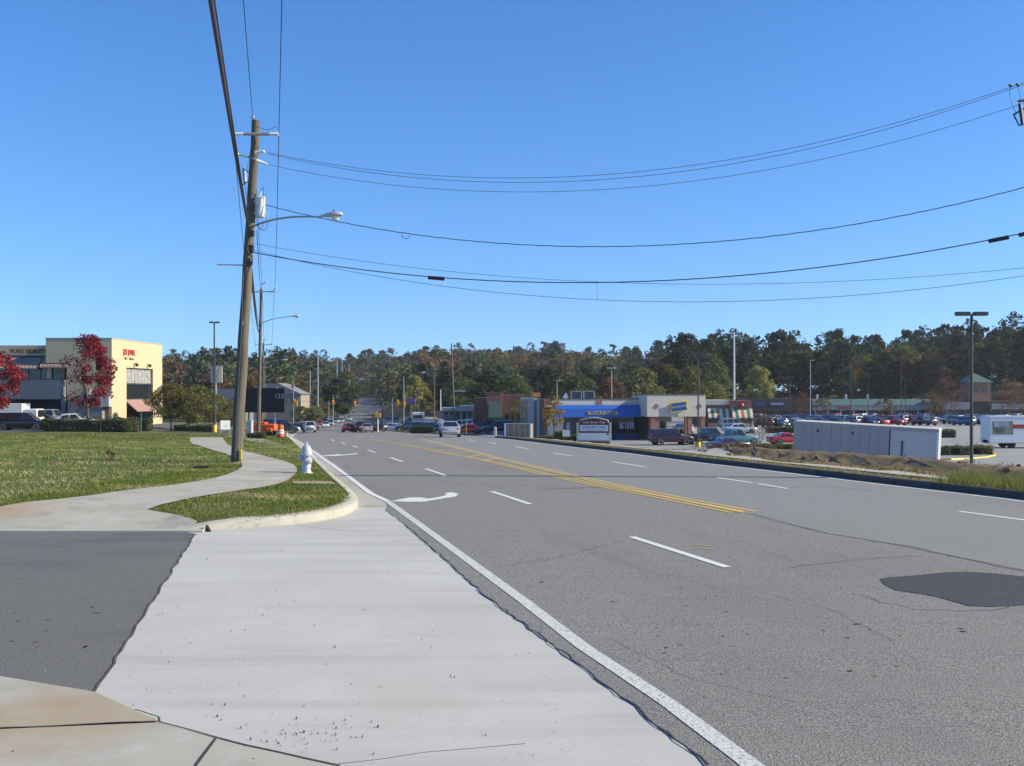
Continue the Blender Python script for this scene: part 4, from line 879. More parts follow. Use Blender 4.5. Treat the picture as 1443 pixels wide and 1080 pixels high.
def far_pole(px, d, h, label, lamp=True, arm=True, lean=0., r=.15, group=None, lx=44):
    b = at(px, d); r_ = thing('utility_pole', label, 'utility pole', b, 0, group); t = b+Vector((lean, 0, h)); m = MB(); m.tube([b-Vector((0,0,.3)), b.lerp(t, .5), t], [r, r*.85, r*.68], 10); m.build('shaft', wood_pole, r_, True, b)
    if arm:
        m = MB(); m.tube([t+Vector((-1.05, -.15, -.25)), t+Vector((1.2, -.15, -.25))], .05, 4); m.build('crossarm', galv, r_, False, b)
        for dx in (-1.1, 1.05): insulator(t+Vector((dx-.02, -.15, -.17)), t+Vector((dx+.25, -.2, .1)), .07, r_, b)
        insulator(t+Vector((.08, -.1, .35)), t+Vector((.5, -.15, .62)), .07, r_, b); m = MB(); m.tube([t-Vector((0,0,.2)), t+Vector((.05, -.05, .5))], .035, 5); m.build('top_pin', galv, r_, False, b)
    if lamp: q = b.lerp(t, .765); cobra_lamp(r_, q, q+Vector((lx/F*88, -.4, .55)), .85, b)
    return r_, b, t
pole2, B2, T2 = far_pole(364, 88, 12.2, 'wooden utility pole with street lamp rising through the black message sign', lean=.25, r=.165)
far_pole(371, 143, 12.0, 'wooden pole with street lamp behind the message sign trailer', r=.15); _, B4, T4 = far_pole(373, 198, 12.0, 'far wooden pole with street lamp at the crossing corner', r=.15); far_pole(373.5, 262, 11.5, 'farthest wooden pole with street lamp beyond the crossing', r=.15)
B0 = Vector((2.3, -14, Gf(2.3, -14)))
p0 = thing('utility_pole', 'wooden utility pole behind the near pavement carrying the roadside cables', 'utility pole', B0); m = MB(); m.tube([B0-Vector((0,0,.3)), B0+Vector((.1, 0, 5)), B0+Vector((.3, 0, 10.8))], [.18, .155, .125], 12); m.build('shaft', wood_pole, p0, True, B0)
DV = (B0+Vector((.3, 0, 10.8)))-T1
m = MB(); m.tube([AL+DV, AR+DV], .05, 4); m.build('crossarm', galv, p0, False, B0)
# pole on the far side of the road, just out of the picture, with its hardware reaching in
D5 = 28.0; B5 = at(1462, D5); T5 = P(1462, 85, D5)
p5 = thing('utility_pole', 'wooden utility pole on the right verge with switch gear', 'utility pole', B5); m = MB(); m.tube([B5-Vector((0,0,.3)), B5.lerp(T5, .5), T5], [.17, .15, .125], 12); m.build('shaft', wood_pole, p5, True, B5)
m = MB(); m.tube([P(1437, 146, D5-.2), P(1441, 176, D5-.2)], .045, 6); m.tube([P(1428, 162, D5-.2), P(1452, 148, D5-.1)], .025, 5); m.tube([P(1429, 163, D5-.2), P(1436, 177, D5-.2), P(1456, 172, D5-.1)], .022, 5); m.tube([P(1435, 143, D5-.2), P(1456, 140, D5-.1)], .035, 5); m.build('switch_gear', dark_metal, p5, False, B5)
loop([P(1424, 122, D5-.2), P(1423, 138, D5-.2), P(1431, 158, D5-.2)], .006, wire_m, parent=p5, org=B5); loop([P(1434, 120, D5-.2), P(1437, 134, D5-.2), P(1439, 146, D5-.2)], .006, wire_m, parent=p5, org=B5)
for q in ((1424, 120), (1434, 119)): m = MB(); m.tube([P(q[0]-2, q[1]-1, D5-.2), P(q[0]+2, q[1]+2, D5-.2)], .035, 6); m.build('wire_clamp', dark_metal, p5, False, B5)
# ---- wires
def wire(label, a, b, sag, r, mt=wire_m, n=28, name='power_line', cat='cable', wob=0.):
    a, b = Vector(a), Vector(b); pts = []
    for i in range(n+1):
        t = i/n; p = a.lerp(b, t); p.z -= sag*4*t*(1-t); 
        if wob: p.z += wob*math.sin(i*2.4)
        pts.append(p)
    o = Vector(pts[0]); m = MB(); m.tube(pts, r, 6); ob = m.build(name, mt, None, True, o); ob.location = o; return tag(ob, label, cat), pts
def on_curve(pts, px):
    q = [CX+F*p.x/p.y for p in pts]; i = int(np.argmin([abs(a-px) for a in q])); return pts[i]
wire('bare wire along the road held by the pin on top of the leaning pole', P(356, 164, D1), P(356, 164, D1)+DV, .35, .0095)
wire('bare wire along the road from the right end of the leaning pole crossarm', AR, AR+DV, .35, .0105); wire('bare wire along the road from the left end of the leaning pole crossarm', AL, AL+DV, .35, .0115, wire_b)
c1 = P(350, 322, D1-.25)
wire('thickest black telephone cable slung low along the road to the leaning pole', c1, c1+DV*.985+Vector((0, 0, -.1)), .42, .030, wire_b, name='telephone_cable'); wire('thin black lashed cable under the thick telephone cable along the road', P(352, 326, D1-.2), P(352, 326, D1-.2)+DV, .35, .012, wire_b, name='telephone_cable')
t2 = T2; br = T2+Vector((1.2, -.15, .05))
wire('span of bare wire from the right crossarm end to the farther wooden pole', AR, T2+Vector((1.15, -.15, -.1)), .5, .012); wire('span of bare wire from the left crossarm end to the farther wooden pole', AL, T2+Vector((-1.0, -.15, -.1)), .5, .012); wire('span of bare wire from the pole top to the farther wooden pole', P(356, 164, D1), T2+Vector((.1, -.1, .45)), .5, .012)
wire('thick telephone cable sagging between the leaning pole and the farther wooden pole', P(352, 365, D1-.2), B2.lerp(T2, .70)+Vector((0, -.2, 0)), .7, .035, wire_b, name='telephone_cable'); wire('second telephone cable between the leaning pole and the farther wooden pole', P(353, 358, D1-.2), B2.lerp(T2, .735)+Vector((0, -.2, 0)), .6, .02, wire_m, name='telephone_cable')
wire('service wire from the lamp pole bracket down to the farther wooden pole', P(362, 325, D1-.2), B2.lerp(T2, .93)+Vector((.1, -.2, 0)), .5, .012)
for i, dx in enumerate((-1.0, .1, 1.1)): wire(('left', 'middle', 'right')[i]+' overhead wire between the far roadside lamp poles', T2+Vector((dx, -.1, 0)), T4+Vector((dx, -.1, 0)), .9, .014)
wire('twisted cable between the far roadside lamp poles', B2.lerp(T2, .7), B4.lerp(T4, .7), 1.0, .03, wire_b, name='telephone_cable')
X5 = D5-.15
wire('uppermost bare wire crossing the road in the sky', P(376, 215, D1-.2), P(1445, 116, X5), 1.53, .0075, wire_g); wire('second bare wire crossing the road just under the uppermost one', P(378, 217, D1-.2), P(1445, 118.5, X5), 1.62, .0075, wire_g); wire('third bare wire crossing the road below the top pair', P(377, 232, D1-.25), P(1445, 145, X5), 1.50, .007, wire_g)
_, tw = wire('twisted service cable crossing the road with a small hanging loop', P(374, 289, D1-.15), P(1445, 264, X5), 1.42, .0125, wire_m, 90, wob=.006)
q = on_curve(tw, 571); lp = loop([q+Vector((-.12, 0, 0)), q+Vector((-.10, 0, -.12)), q+Vector((0, 0, -.17)), q+Vector((.1, 0, -.12)), q+Vector((.12, 0, 0))], .008, wire_m, 'wire_loop', None, q); lp.location = q; tag(lp, 'small loop hanging from the twisted cable over the road', 'cable loop')
_, te = wire('thick telephone cable crossing the road with splice boxes on it', P(357, 356, D1-.2), P(1450, 327, X5), 1.12, .0155, wire_m, 60, name='telephone_cable')
wire('thin wire crossing the road close above the thick telephone cable', P(356, 343, D1-.2), P(1450, 377, X5), .80, .0065, wire_g); wire('lowest thin wire crossing the road below the splice boxes', P(357, 353, D1-.2), P(1450, 388, X5), 1.1, .0075, wire_g)
for px, lb in ((612, 'black ribbed splice box on the crossing cable near the leaning pole'), (1398, 'black ribbed splice box on the crossing cable by the right edge pole'), (1446, 'black splice box on the crossing cable beside the switch gear')):
    q = on_curve(te, px); i = te.index(q); dv = (te[min(i+1, len(te)-1)]-te[i-1]).normalized(); m = MB(); pts = []; rs = []
    for k in range(13): pts.append(q+dv*(-.25+.5*k/12)-Vector((0, 0, .03))); rs.append(.062 if k % 2 else .05)
    m.tube(pts, rs, 9); sp = m.build('splice_box', mat('splice_rubber', (.02,.019,.022), .7), None, False, q); sp.location = q; tag(sp, lb, 'splice box')
q = on_curve(te, 842); m = MB(); m.tube([q, q+Vector((.02, 0, -.48))], .005, 4); o = m.build('drop_wire', wire_m, None, False, q); o.location = q; tag(o, 'short wire end hanging from the thick crossing cable', 'wire')

# ---- fire hydrant
hp = gpt(432, 668); hz = Gf(*hp); hyd_m = mat('hydrant_silver', (.5,.5,.53), .4, metal=.15, var=.1, scale=12)
hy = thing('fire_hydrant', 'silver white fire hydrant on the grass beside the kerb', 'hydrant', (*hp, hz), R(25)); k = 1.03
def hl(prof, name, M=None, parent=hy, n=16): m = MB(); m.lathe([(a*k, b*k) for a, b in prof], n, M=M); return m.build(name, hyd_m, parent, True)
hl([(.17, -.05), (.17, .03), (.125, .04), (.11, .07), (.105, .42), (.115, .43), (.115, .46)], 'barrel'); hl([(.145, .46), (.15, .475), (.15, .515), (.145, .53)], 'flange'); hl([(.135, .53), (.13, .60), (.105, .675), (.06, .72), (.045, .73)], 'bonnet'); hl([(.035, .73), (.04, .74), (.038, .785), (.02, .80)], 'operating_nut', n=6)
for a, r_, zz, l_, nm in ((0, .055, .40, .2, 'hose_nozzle'), (180, .055, .40, .2, 'hose_nozzle'), (-90, .075, .34, .22, 'pumper_nozzle')):
    M = Matrix.Rotation(R(a), 4, 'Z') @ Matrix.Translation((0, 0, zz*k)) @ Matrix.Rotation(R(90), 4, 'Y'); z = hl([(r_, .05), (r_, l_-.07), (r_*1.25, l_-.065), (r_*1.25, l_-.01), (r_*.9, l_), (.022, l_+.005), (.022, l_+.03), (.005, l_+.032)], nm, M)
for i in range(8): m = MB(); a = i*math.pi/4+.2; m.lathe([(.014, .44), (.014, .55), (.004, .555)], 6, M=Matrix.Translation((math.cos(a)*.135, math.sin(a)*.135, 0))); m.build('bolt', hyd_m, hy)
loop([(.03, -.23, .33), (.06, -.27, .2), (.02, -.2, .12), (.06, -.12, .2)], .006, galv, 'cap_chain', hy, (0,0,0))

# ---- message sign trailer, barrel, cabinet, posts
orange = mat('safety_orange', (.72,.12,.015), .5, var=.12, scale=10); black_p = mat('sign_black', (.008,.008,.01), .5, var=.1); white_s = mat('reflective_white', (.75,.75,.74), .4, var=.05)
c = at(373, 92); ms = thing('message_sign', 'black roadside message board reading 153 on an orange trailer', 'message sign', c, R(-4)); s_ = 92/F
zt, zb = 2-(547-HY)*s_-c.z, 2-(581.5-HY)*s_-c.z
m = MB(); m.bevbox(-1.76, 1.80, -.12, .12, zb, zt, .04); bd = m.build('board', black_p, ms)
text_mesh('lettering', '153', .56, mat('sign_pixels', (.42,.46,.5), .6), bd, Matrix.Translation((1.30, -.13, zt-.72)) @ FRONT, .004); strokes('small_print', 7, .6, .13, mat('sign_pixels_dim', (.05,.055,.06), .6), bd, Matrix.Translation((-1.32, -.125, zt-1.2)) @ FRONT, 3)
m = MB(); 
for x in (-.9, .9): m.box(x-.06, x+.06, -.06, .06, .6, zb+.02)
m.build('mast', galv, ms)
m = MB(); m.bevbox(-1.1, 1.05, -.55, .45, .45, 1.05, .08); m.bevbox(-.85, .2, -.5, .4, 1.05, 1.2, .05); m.build('trailer_body', orange, ms)
m = MB(); m.tube([(-1.0, 0, .5), (-2.0, 0, .45)], .05, 6); m.tube([(-1.9, 0, .45), (-1.9, 0, 0)], .04, 6); m.build('drawbar', orange, ms)
m = MB(); m.bevbox(.3, .85, -.75, -.5, .35, .7, .06); m.build('mudguard', orange, ms)
for y in (-.64, .56): 
    m = MB(); M = Matrix.Translation((.58, y, .31)) @ Matrix.Rotation(R(90), 4, 'X'); m.lathe([(.18, -.09), (.31, -.08), (.31, .08), (.18, .09)], 16, M=M); w_ = m.build('wheel', tyre_m, ms, True); m = MB(); m.lathe([(.18, -.06), (.05, .06), (.01, .07)], 12, M=M); m.build('rim', rim_m, w_, True)
c = at(395.5, 80); br_ = thing('traffic_barrel', 'orange and white striped traffic barrel at the kerb', 'barrel', c); prof = [(.27, .08), (.27, .27), (.255, .28), (.255, .46), (.24, .47), (.24, .65), (.225, .66), (.225, .84), (.21, .85), (.20, .96), (.1, 1.0), (.02, 1.0)]
m = MB(); m.lathe(prof, 18); m.build('drum', orange, br_, True)
for z0, z1, r_ in ((.31, .44, .26), (.50, .62, .245)): m = MB(); m.lathe([(r_-.004, z0), (r_, z0+.005), (r_, z1-.005), (r_-.004, z1)], 18); m.build('stripe', white_s, br_, True)
m = MB(); m.lathe([(.36, 0), (.37, .04), (.29, .09), (.27, .1)], 18); m.build('base', tyre_m, br_, True)
c = at(352.5, 78); cb = thing('utility_cabinet', 'narrow grey utility cabinet beside the farther wooden pole', 'cabinet', c, R(-15)); m = MB(); m.bevbox(-.19, .19, -.15, .15, -.1, 1.22, .03); m.build('housing', mat('cabinet_grey', (.42,.43,.44), .5), cb); m = MB(); m.bevbox(-.21, .21, -.17, .17, 1.22, 1.29, .02); m.build('lid', mat('cabinet_grey', (.42,.43,.44), .5), cb); m = MB(); m.box(-.15, .15, -.158, -.15, .15, 1.05); m.build('door', mat('cabinet_door', (.36,.37,.38), .5), cb)
c = at(362, 74); hedge('low dark shrub at the foot of the grey utility cabinet', c, 0, 1.3, .9, .4, 'green', 700, .05, 41, 'shrub', 'shrub')
def post(label, px, d, h, r, mt, name='post', cat='post', head=None):
    b = at(px, d); o = thing(name, label, cat, b); m = MB(); m.tube([(0,0,-.2), (0,0,h)], r, 8); m.build('shaft', mt, o, True)
    m = MB(); m.lathe([(r*1.5, -.02), (r*1.5, .04), (r, .05)], 8); m.build('collar', mt, o, True); return o
o = post('pale galvanised pole standing left of the black message board', 343, 94, (607-541)*94/F, .09, galv, 'steel_pole', 'pole'); post('thin dark wooden pole behind the message board', 345, 190, 10.5, .12, wood_pole, 'wooden_pole', 'pole')
for px, d, h in ((351, 96, 2.2), (369, 97, 2.1)): post('short wooden post under the black message board', px, d, h, .11, wood_pole, 'wooden_post', 'post').__setitem__('group', 'posts under the message board')
post('thin green marker post in the lawn', 199, 86, 1.75, .035, grn_post, 'marker_post'); post('thin dark stake standing in front of the clipped hedge', 141.5, 90, 1.6, .03, trim, 'stake')
c = at(317.5, 99); wsn = thing('notice_board', 'blank white notice board on posts beside the lawn', 'sign', c, R(24)); m = MB(); m.box(-.44, .44, -.02, .02, .45, 1.3); bb = m.build('panel', white_s, wsn); strokes('small_print', 5, .2, .08, trim, bb, Matrix.Translation((.02, -.02, .78)) @ FRONT, 4)
m = MB(); [m.box(x-.035, x+.035, .02, .09, -.1, 1.3) for x in (-.38, .38)]; m.build('posts', galv, wsn)
# parking lot light on the left
c = at(302.5, 122); h = c.z; pl = thing('lot_light', 'tall bronze lot lamp post with yellow concrete foot', 'lamp post', c); H_ = (HY-455)/F*122+2-c.z
m = MB(); m.tube([(0,0,0), (-.05, 0, H_)], [.13, .085], 8); m.build('shaft', brown_pole, pl, True); m = MB(); m.lathe([(.24, -.1), (.24, .82), (.2, .87)], 14); m.build('foot', yel, pl, True)
for s in (-1, 1): m = MB(); m.bevbox(s*.32-.28, s*.32+.22, -.2, .2, H_-.05, H_+.13, .03); lh = m.build('lamp_head', brown_pole, pl)
# tall sign beyond
c = at(305, 240); ts = thing('pole_sign', 'tall pole sign with yellow figure panel behind the lot lamp post', 'sign', c); s_ = 240/F; z0, z1 = 2-(540-HY)*s_-c.z, 2-(516-HY)*s_-c.z
m = MB(); m.box(-1.35, -.15, -.15, .15, z0, z1); m.build('panel', mat('sign_slate', (.22,.22,.27), .6), ts); m = MB(); m.box(-.12, 1.3, -.17, .17, z0+.1, z1); m.build('panel', mat('sign_pale', (.55,.5,.45), .6, var=.3, scale=1.5), ts); m = MB(); m.prism([(.3, 0), (.75, .6), (.6, 1.4), (.95, 2.4), (1.2, 3.2), (.7, 3.0), (.45, 2.0), (.55, 1.2), (.2, .5)], (0, -.2, z0+.3), (1,0,0), (0,0,1), (0, .03, 0)); m.build('motif', yel, ts)
m = MB(); m.tube([(-.1, 0, -.2), (-.1, 0, z0+.1)], .2, 8); m.build('shaft', galv, ts)

# ---- left building
cream = mat('stucco_cream', (.56,.45,.28), .9, var=.05, scale=1.2, bump=.2); tanw = mat('stucco_cream', (.6,.5,.33)); greyp = mat('panel_grey', (.17,.18,.185), .8, var=.08, scale=1.5); seamr = mat('roof_copper', (.36,.25,.2), .5, metal=.2, var=.1, scale=3)
win = mat('window_dark', (.02,.025,.03), .08, spec=.7, var=.2, scale=1.); curt = mat('curtain', (.3,.3,.29), .7, var=.45, scale=2.5); frame_d = mat('frame_dark', (.03,.03,.032), .5); red_l = mat('letter_red', (.45,.02,.025), .5)
c0 = Vector((-47.0, 125.0, -2.0)); lb = thing('shop_building', 'two storey cream and grey shop building with red lettering', 'building', c0, 0.0); lb.scale = (1, .8, 1)
def part(name, mt, *boxes, parent=lb, bev=0):
    m = MB()
    for b in boxes: (m.bevbox(*b, bev) if bev else m.box(*b))
    return m.build(name, mt, parent)
part('wall', cream, (-.5, 0, 0, 6, -.5, 10.05), (-.5, 0, 18, 22.5, -.5, 10.05), (-.5, 0, 6, 18, 6.75, 10.05))          # sunlit side
part('wall', cream, (-5.3, -.5, 0, .45, 2.9, 10.05), (-7.75, -5.3, 0, .45, 7.2, 10.05), (-7.75, -7.3, .45, 12, 5.4, 10.05), (-5.3, -.5, .3, .6, -.5, 2.9))
part('wall', mat('core_dark', (.05,.05,.05), .9), (-7.3, -.6, 1.2, 22, -.4, 9.6)); part('parapet_cap', mat('cap_metal', (.45,.4,.33), .5), (-7.8, .05, -.05, .5, 10.05, 10.15), (-.55, .05, .5, 22.55, 10.05, 10.15))
for i in range(8): part('window_pane', curt, (-.36, -.30, 6.1+i*1.49, 7.5+i*1.49, 4.85, 6.7))
for i in range(8): part('window_pane', win, (-.36, -.30, 6.1+i*1.49, 7.5+i*1.49, 2.95, 4.65))
part('window_frame', frame_d, (-.42, -.2, 6, 18, 4.66, 4.84), (-.42, -.22, 6, 18, 2.8, 2.94), (-.42, -.2, 6.0, 6.1, 2.95, 6.7), (-.42, -.2, 17.9, 18, 2.95, 6.7)); part('shop_front', win, (-.4, -.34, 6, 18, -.2, 2.78))
m = MB(); m.prism([(0, 2.9), (1.6, 1.45), (1.6, 1.35), (0, 2.75)], (-.3, 6.1, 0), (1,0,0), (0,0,1), (0, 11.8, 0)); m.build('awning', mat('awning_rose', (.33,.2,.17), .8), lb)
for y in (9.2, 15.2): part('wall_lamp', trim, (.0, .35, y-.12, y+.12, 7.25, 7.35), (.2, .5, y-.2, y+.2, 6.95, 7.3))
MS = Matrix(((0,0,1,0),(1,0,0,0),(0,1,0,0),(0,0,0,1)))
text_mesh('lettering', 'JOE JEWEL', .95, red_l, lb, Matrix.Translation((.04, 7.0, 8.6)) @ MS, .05, sx=1.15); strokes('small_print', 16, 4.2, .28, frame_d, lb, Matrix.Translation((.01, 7.2, 7.85)) @ MS, 5)
part('wall', cream, (-20, -7.75, 2.2, 2.6, 5.0, 9.33)); part('wall', frame_d, (-20, -7.75, 2.0, 2.19, 7.75, 8.1))
text_mesh('lettering', 'PURE BEAUTY', .72, mat('letter_maroon', (.09,.012,.02), .5), lb, Matrix.Translation((-10.5, 2.05, 8.62)) @ FRONT, .05, sx=1.0)
for x0, x1, zz in ((-8.35, -5.25, 8.0), (-20, -8.7, 7.85)):
    m = MB(); m.prism([(0, zz-1.25), (1.6 if x0 > -9 else 2.2, zz), (1.6 if x0 > -9 else 2.2, zz-.1), (0, zz-1.4)], (x0, -.35, 0), (0,1,0), (0,0,1), (x1-x0, 0, 0)); rf = m.build('canopy', seamr, lb)
    n = int((x1-x0)/.42)
    for i in range(n+1):
        x = x0+.02+(x1-x0-.06)*i/n; m = MB(); d_ = 1.6 if x0 > -9 else 2.2; m.prism([(0, zz-1.25), (d_, zz), (d_, zz+.06), (0, zz-1.19)], (x, -.35, 0), (0,1,0), (0,0,1), (.035, 0, 0)); m.build('seam', seamr, rf)
for i in range(10): part('window_pane', win, (-19.9+i*1.42, -18.6+i*1.42, .75, .82, 5.25, 6.75))
[part('window_frame', frame_d, (-19.98+i*1.42, -19.9+i*1.42, .7, .85, 5.2, 6.8)) for i in range(11)]; part('soffit', frame_d, (-20, -5.3, .2, 2.2, 6.8, 6.95))
part('balcony', greyp, (-20, -5.4, -.35, .2, 2.95, 5.2), (-20, -5.4, .2, 3, 2.9, 3.1)); part('column', white_s, (-5.55, -5.4, -.38, -.3, 2.9, 4.4)); part('column', greyp, (-5.9, -5.4, -.2, .3, -.3, 2.95), (-12.4, -12, 0, .4, -.3, 2.95), (-19, -18.6, 0, .4, -.3, 2.95))
m = MB(); m.prism([(-5.9, -.2), (-5.2, -.2), (-2.3, 3.3), (-2.3, 4.1), (-2.9, 4.1)], (0, -1.3, 0), (1,0,0), (0,0,1), (0, 1.2, 0)); m.build('stair', greyp, lb); m = MB(); m.prism([(-5.2, -.2), (-.8, -.2), (-.8, 2.2), (-3.1, 2.2)], (0, -1.1, 0), (1,0,0), (0,0,1), (0, 1.0, 0)); m.build('stair_wall', mat('panel_grey_light', (.22,.23,.235), .8), lb)
part('balcony', greyp, (-2.9, -.9, -1.3, -.02, 2.0, 3.5)); part('balcony', mat('panel_pale', (.42,.42,.42), .8), (-.9, .02, -1.2, -.02, 2.05, 3.45)); part('wall', mat('wall_brown', (.2,.13,.09), .9), (-3.2, -.3, -.08, .28, -.4, 2.0))
part('carport_wall', mat('core_dark', (.05,.05,.05), .9), (-20, -5.4, 8, 8.3, -.4, 3.0))
# white box truck beside it
c = at(10, 109); bt = thing('box_truck', 'plain white box truck parked beyond the black minivan', 'truck', c, R(-86)); part('cargo_box', PAINT['white'], (-1.1, 1.1, -2.6, 1.9, .75, 2.65), parent=bt, bev=.04); part('cab', PAINT['white'], (-1.0, 1.0, 1.95, 3.4, .5, 2.1), parent=bt, bev=.12); part('windscreen', glass, (-.9, .9, 3.38, 3.42, 1.25, 1.95), parent=bt); part('chassis', trim, (-.8, .8, -2.5, 3.2, .4, .7), parent=bt)
for y in (-1.5, 2.5):
    for s in (-1, 1): m = MB(); m.lathe([(.2, -.12), (.4, -.1), (.4, .1), (.2, .12)], 14, M=Matrix.Translation((s*.92, y, .4)) @ Matrix.Rotation(R(90), 4, 'Y')); m.build('wheel', tyre_m, bt, True)
# planting on the left
hedge('long clipped green hedge beside the black minivan', at(123, 103), R(2), 8.6, 1.5, 1.25, 'green', 5000, .07, 1); hedge('rounded green bush at the end of the clipped hedge', at(181, 106), 0, 2.2, 1.6, 1.35, 'green', 1500, .07, 2, 'bush', 'bush'); hedge('round bush under the rose awning of the shop building', at(202, 112), 0, 1.7, 1.5, 1.2, 'green', 1200, .07, 3, 'bush', 'bush')
for i, px in enumerate((256, 277, 292)): hedge('low dark hedge piece under the small trees by the lot lamp post', at(px, 126), 0, 1.7, 1.1, .85, 'green', 900, .07, 5+i, 'hedge', 'hedge', 'low hedges under the small trees')
tree('maple_tree', 'bright red maple in front of the shop building corner', 'tree', at(123, 112), ('mapleA', ('red', 3), dict(h=9.5, r=3.0, base=2.6, nleaf=9500, leaf=.12, nclump=64, shape='tall', trunk_r=.16, depth=3, kids=4, bias=.35)))
tree('maple_tree', 'dark red maple beside the grey balcony of the shop building', 'tree', at(-8, 104), ('mapleB', ('red', 8), dict(h=7.8, r=2.6, base=2.4, nleaf=7000, leaf=.12, nclump=70, trunk_r=.15, depth=2)))
tree('shade_tree', 'small olive green tree at the shop building corner', 'tree', at(241, 126), ('smallA', ('olive', 21), dict(h=5.2, r=2.9, base=1.5, nleaf=8000, leaf=.10, nclump=90, trunk_r=.11, depth=2)))
tree('shade_tree', 'small dark olive tree beside the lot lamp post', 'tree', at(278, 128), ('smallB', ('olive', 22), dict(h=5.3, r=2.6, base=1.3, nleaf=5200, leaf=.11, nclump=80, trunk_r=.11, depth=2))); tree('shade_tree', 'small greenish tree behind the lot lamp post', 'tree', at(303, 133), ('smallA',), .85, 1.)
tree('shrub', 'small dark red tree behind the white notice board', 'tree', at(321, 150), ('redS', ('red', 31), dict(h=3.8, r=1.6, base=.8, nleaf=1600, leaf=.11, nclump=40, trunk_r=.07, depth=1)))
pp = gpt(155, 652); tree('dead_plant', 'small dead rust red sapling standing alone in the lawn', 'plant', (*pp, Gf(*pp)), ('dead', ('rust', 33), dict(h=.42, r=.14, base=.05, nleaf=150, leaf=.03, nclump=18, trunk_r=.012, depth=1)))
# litter
pp = gpt(285, 661); m = MB(); m.tube([(-.25, 0, .03), (-.05, .02, .05), (.05, 0, .04)], [.035, .04, .03], 7); m.box(.05, .2, -.05, .05, .0, .08); o = m.build('pipe_scrap', trim, None, True); o.location = (*pp, Gf(*pp)); tag(o, 'black scrap of broken pipe lying on the lawn by the footpath', 'debris')
for i, (px, py) in enumerate(((80, 655), (110, 653), (130, 640), (230, 651))):
    pp = gpt(px, py); m = MB(); rr = random.Random(i); m.lathe([(.02, 0), (.14, .01), (.1, .06), (.03, .08)], 7); o = m.build('earth_clod', dirt_m, None, False); o.location = (*pp, Gf(*pp)); o.scale = (rr.uniform(.8, 1.6), rr.uniform(.7, 1.2), rr.uniform(.6, 1)); tag(o, 'clod of bare brown earth in the left lawn', 'earth clod', 'earth clods in the lawn')
rg = np.random.default_rng(77); m = MB()
for i in range(300):
    if i < 60: px, py = rg.normal(430, 45), rg.normal(1035, 14)
    elif i < 210: px, py = rg.uniform(150, 900), rg.uniform(760, 1075)
    else: px, py = rg.uniform(0, 500), rg.uniform(735, 1070)
    x, y = road_pt(px, py); s = .001+.0042*rg.random()**3; z = float(g(y)); 
    if y < 18 and x < np.interp(y, _aey, _aex)-.03: m.box(x-s, x+s, y-s*rg.uniform(.6, 1.2), y+s, z-.004, z+s*1.1+.004)
tag(m.build('gravel', leaf_mat('gravel', (.08,.075,.07), (.3,.28,.25), (.6,.58,.55), 0.)), 'loose gravel chips scattered on the concrete apron', 'gravel', kind='stuff')
lv = leaf_mat('fallen_leaf', (.25,.15,.06), (.35,.25,.12), (.2,.1,.05), .1); C = np.concatenate([scatter(120, -9, -2.6, 16.8, 30, okL, seed=30), scatter(160, -20, -4, 22, 45, okL, seed=31)]); C[:, 2] += .04; V, Q = leaf_quads(C, .035, rg, 1.); tag(mesh_np('fallen_leaves', V, Q, lv), 'brown fallen leaves on the grass beside the kerb', 'leaves', kind='stuff')

rg = np.random.default_rng(78); V_ = []
for px, py, n_, sx_, sy_ in ((700, 900, 40, 420, 110), (1150, 880, 34, 240, 90), (300, 900, 18, 220, 90), (1010, 720, 20, 200, 40), (95, 850, 22, 90, 70)):
    for i in range(n_):
        x, y = road_pt(px+rg.uniform(-sx_, sx_), py+rg.uniform(-sy_, sy_)); l_ = .01+.034*rg.random()**3; w_ = l_*rg.uniform(.25, .7); a = rg.uniform(0, 6.28); ap_ = y < 19 and x < np.interp(y, _aey, _aex)-.02; z = float(g(y))+(-.0085 if ap_ else .0015); ca, sa = math.cos(a), math.sin(a)
        V_ += [(x+ca*l_, y+sa*l_, z), (x-sa*w_, y+ca*w_, z+.004), (x-ca*l_, y-sa*l_, z), (x+sa*w_, y-ca*w_, z+.002)]
V_ = np.array(V_); tag(mesh_np('road_litter', V_, np.arange(len(V_)).reshape(-1, 4), leaf_mat('litter_dark', (.03,.028,.025), (.08,.06,.045), (.05,.04,.035), 0.)), 'small dark leaf scraps lying on road and apron', 'litter', kind='stuff')
# ================================================================== RIGHT SIDE
brick_r = brick_mat('brick_red', (.30,.10,.06), (.24,.08,.05), (.3,.25,.2)); brick_d = brick_mat('brick_brown', (.20,.075,.05), (.15,.06,.04), (.2,.16,.13)); creamw = mat('stucco_pale', (.58,.52,.43), .9, var=.04, scale=1.5, bump=.15); blue_a = mat('awning_blue', (.02,.10,.42), .5, var=.06, scale=2); yel_l = mat('letter_yellow', (.75,.6,.08), .5); blue_l = mat('ticket_blue', (.015,.07,.25), .4)
roof_d = mat('roof_dark', (.08,.075,.07), .9); gpan = mat('panel_steel', (.36,.345,.32), .6, var=.06)
c0 = Vector((4.2, 128.0, -4.0)); VR = R(8); vb = thing('video_shop', 'video shop with blue awning, brick columns and pale tower', 'building', c0, VR)
def vp(name, mt, *b, bev=0, parent=vb): return part(name, mt, *b, parent=parent, bev=bev)
vp('wall', creamw, (0, 2.0, 0, .4, -.3, 4.05)); vp('parapet', creamw, (0, 11.4, -.03, .4, 4.05, 4.88)); vp('parapet_cap', roof_d, (-.1, 11.45, -.1, .5, 4.88, 4.98)); vp('plinth', mat('plinth_tan', (.5,.46,.38), .9), (0, 2.03, -.08, 0, -.3, .75))
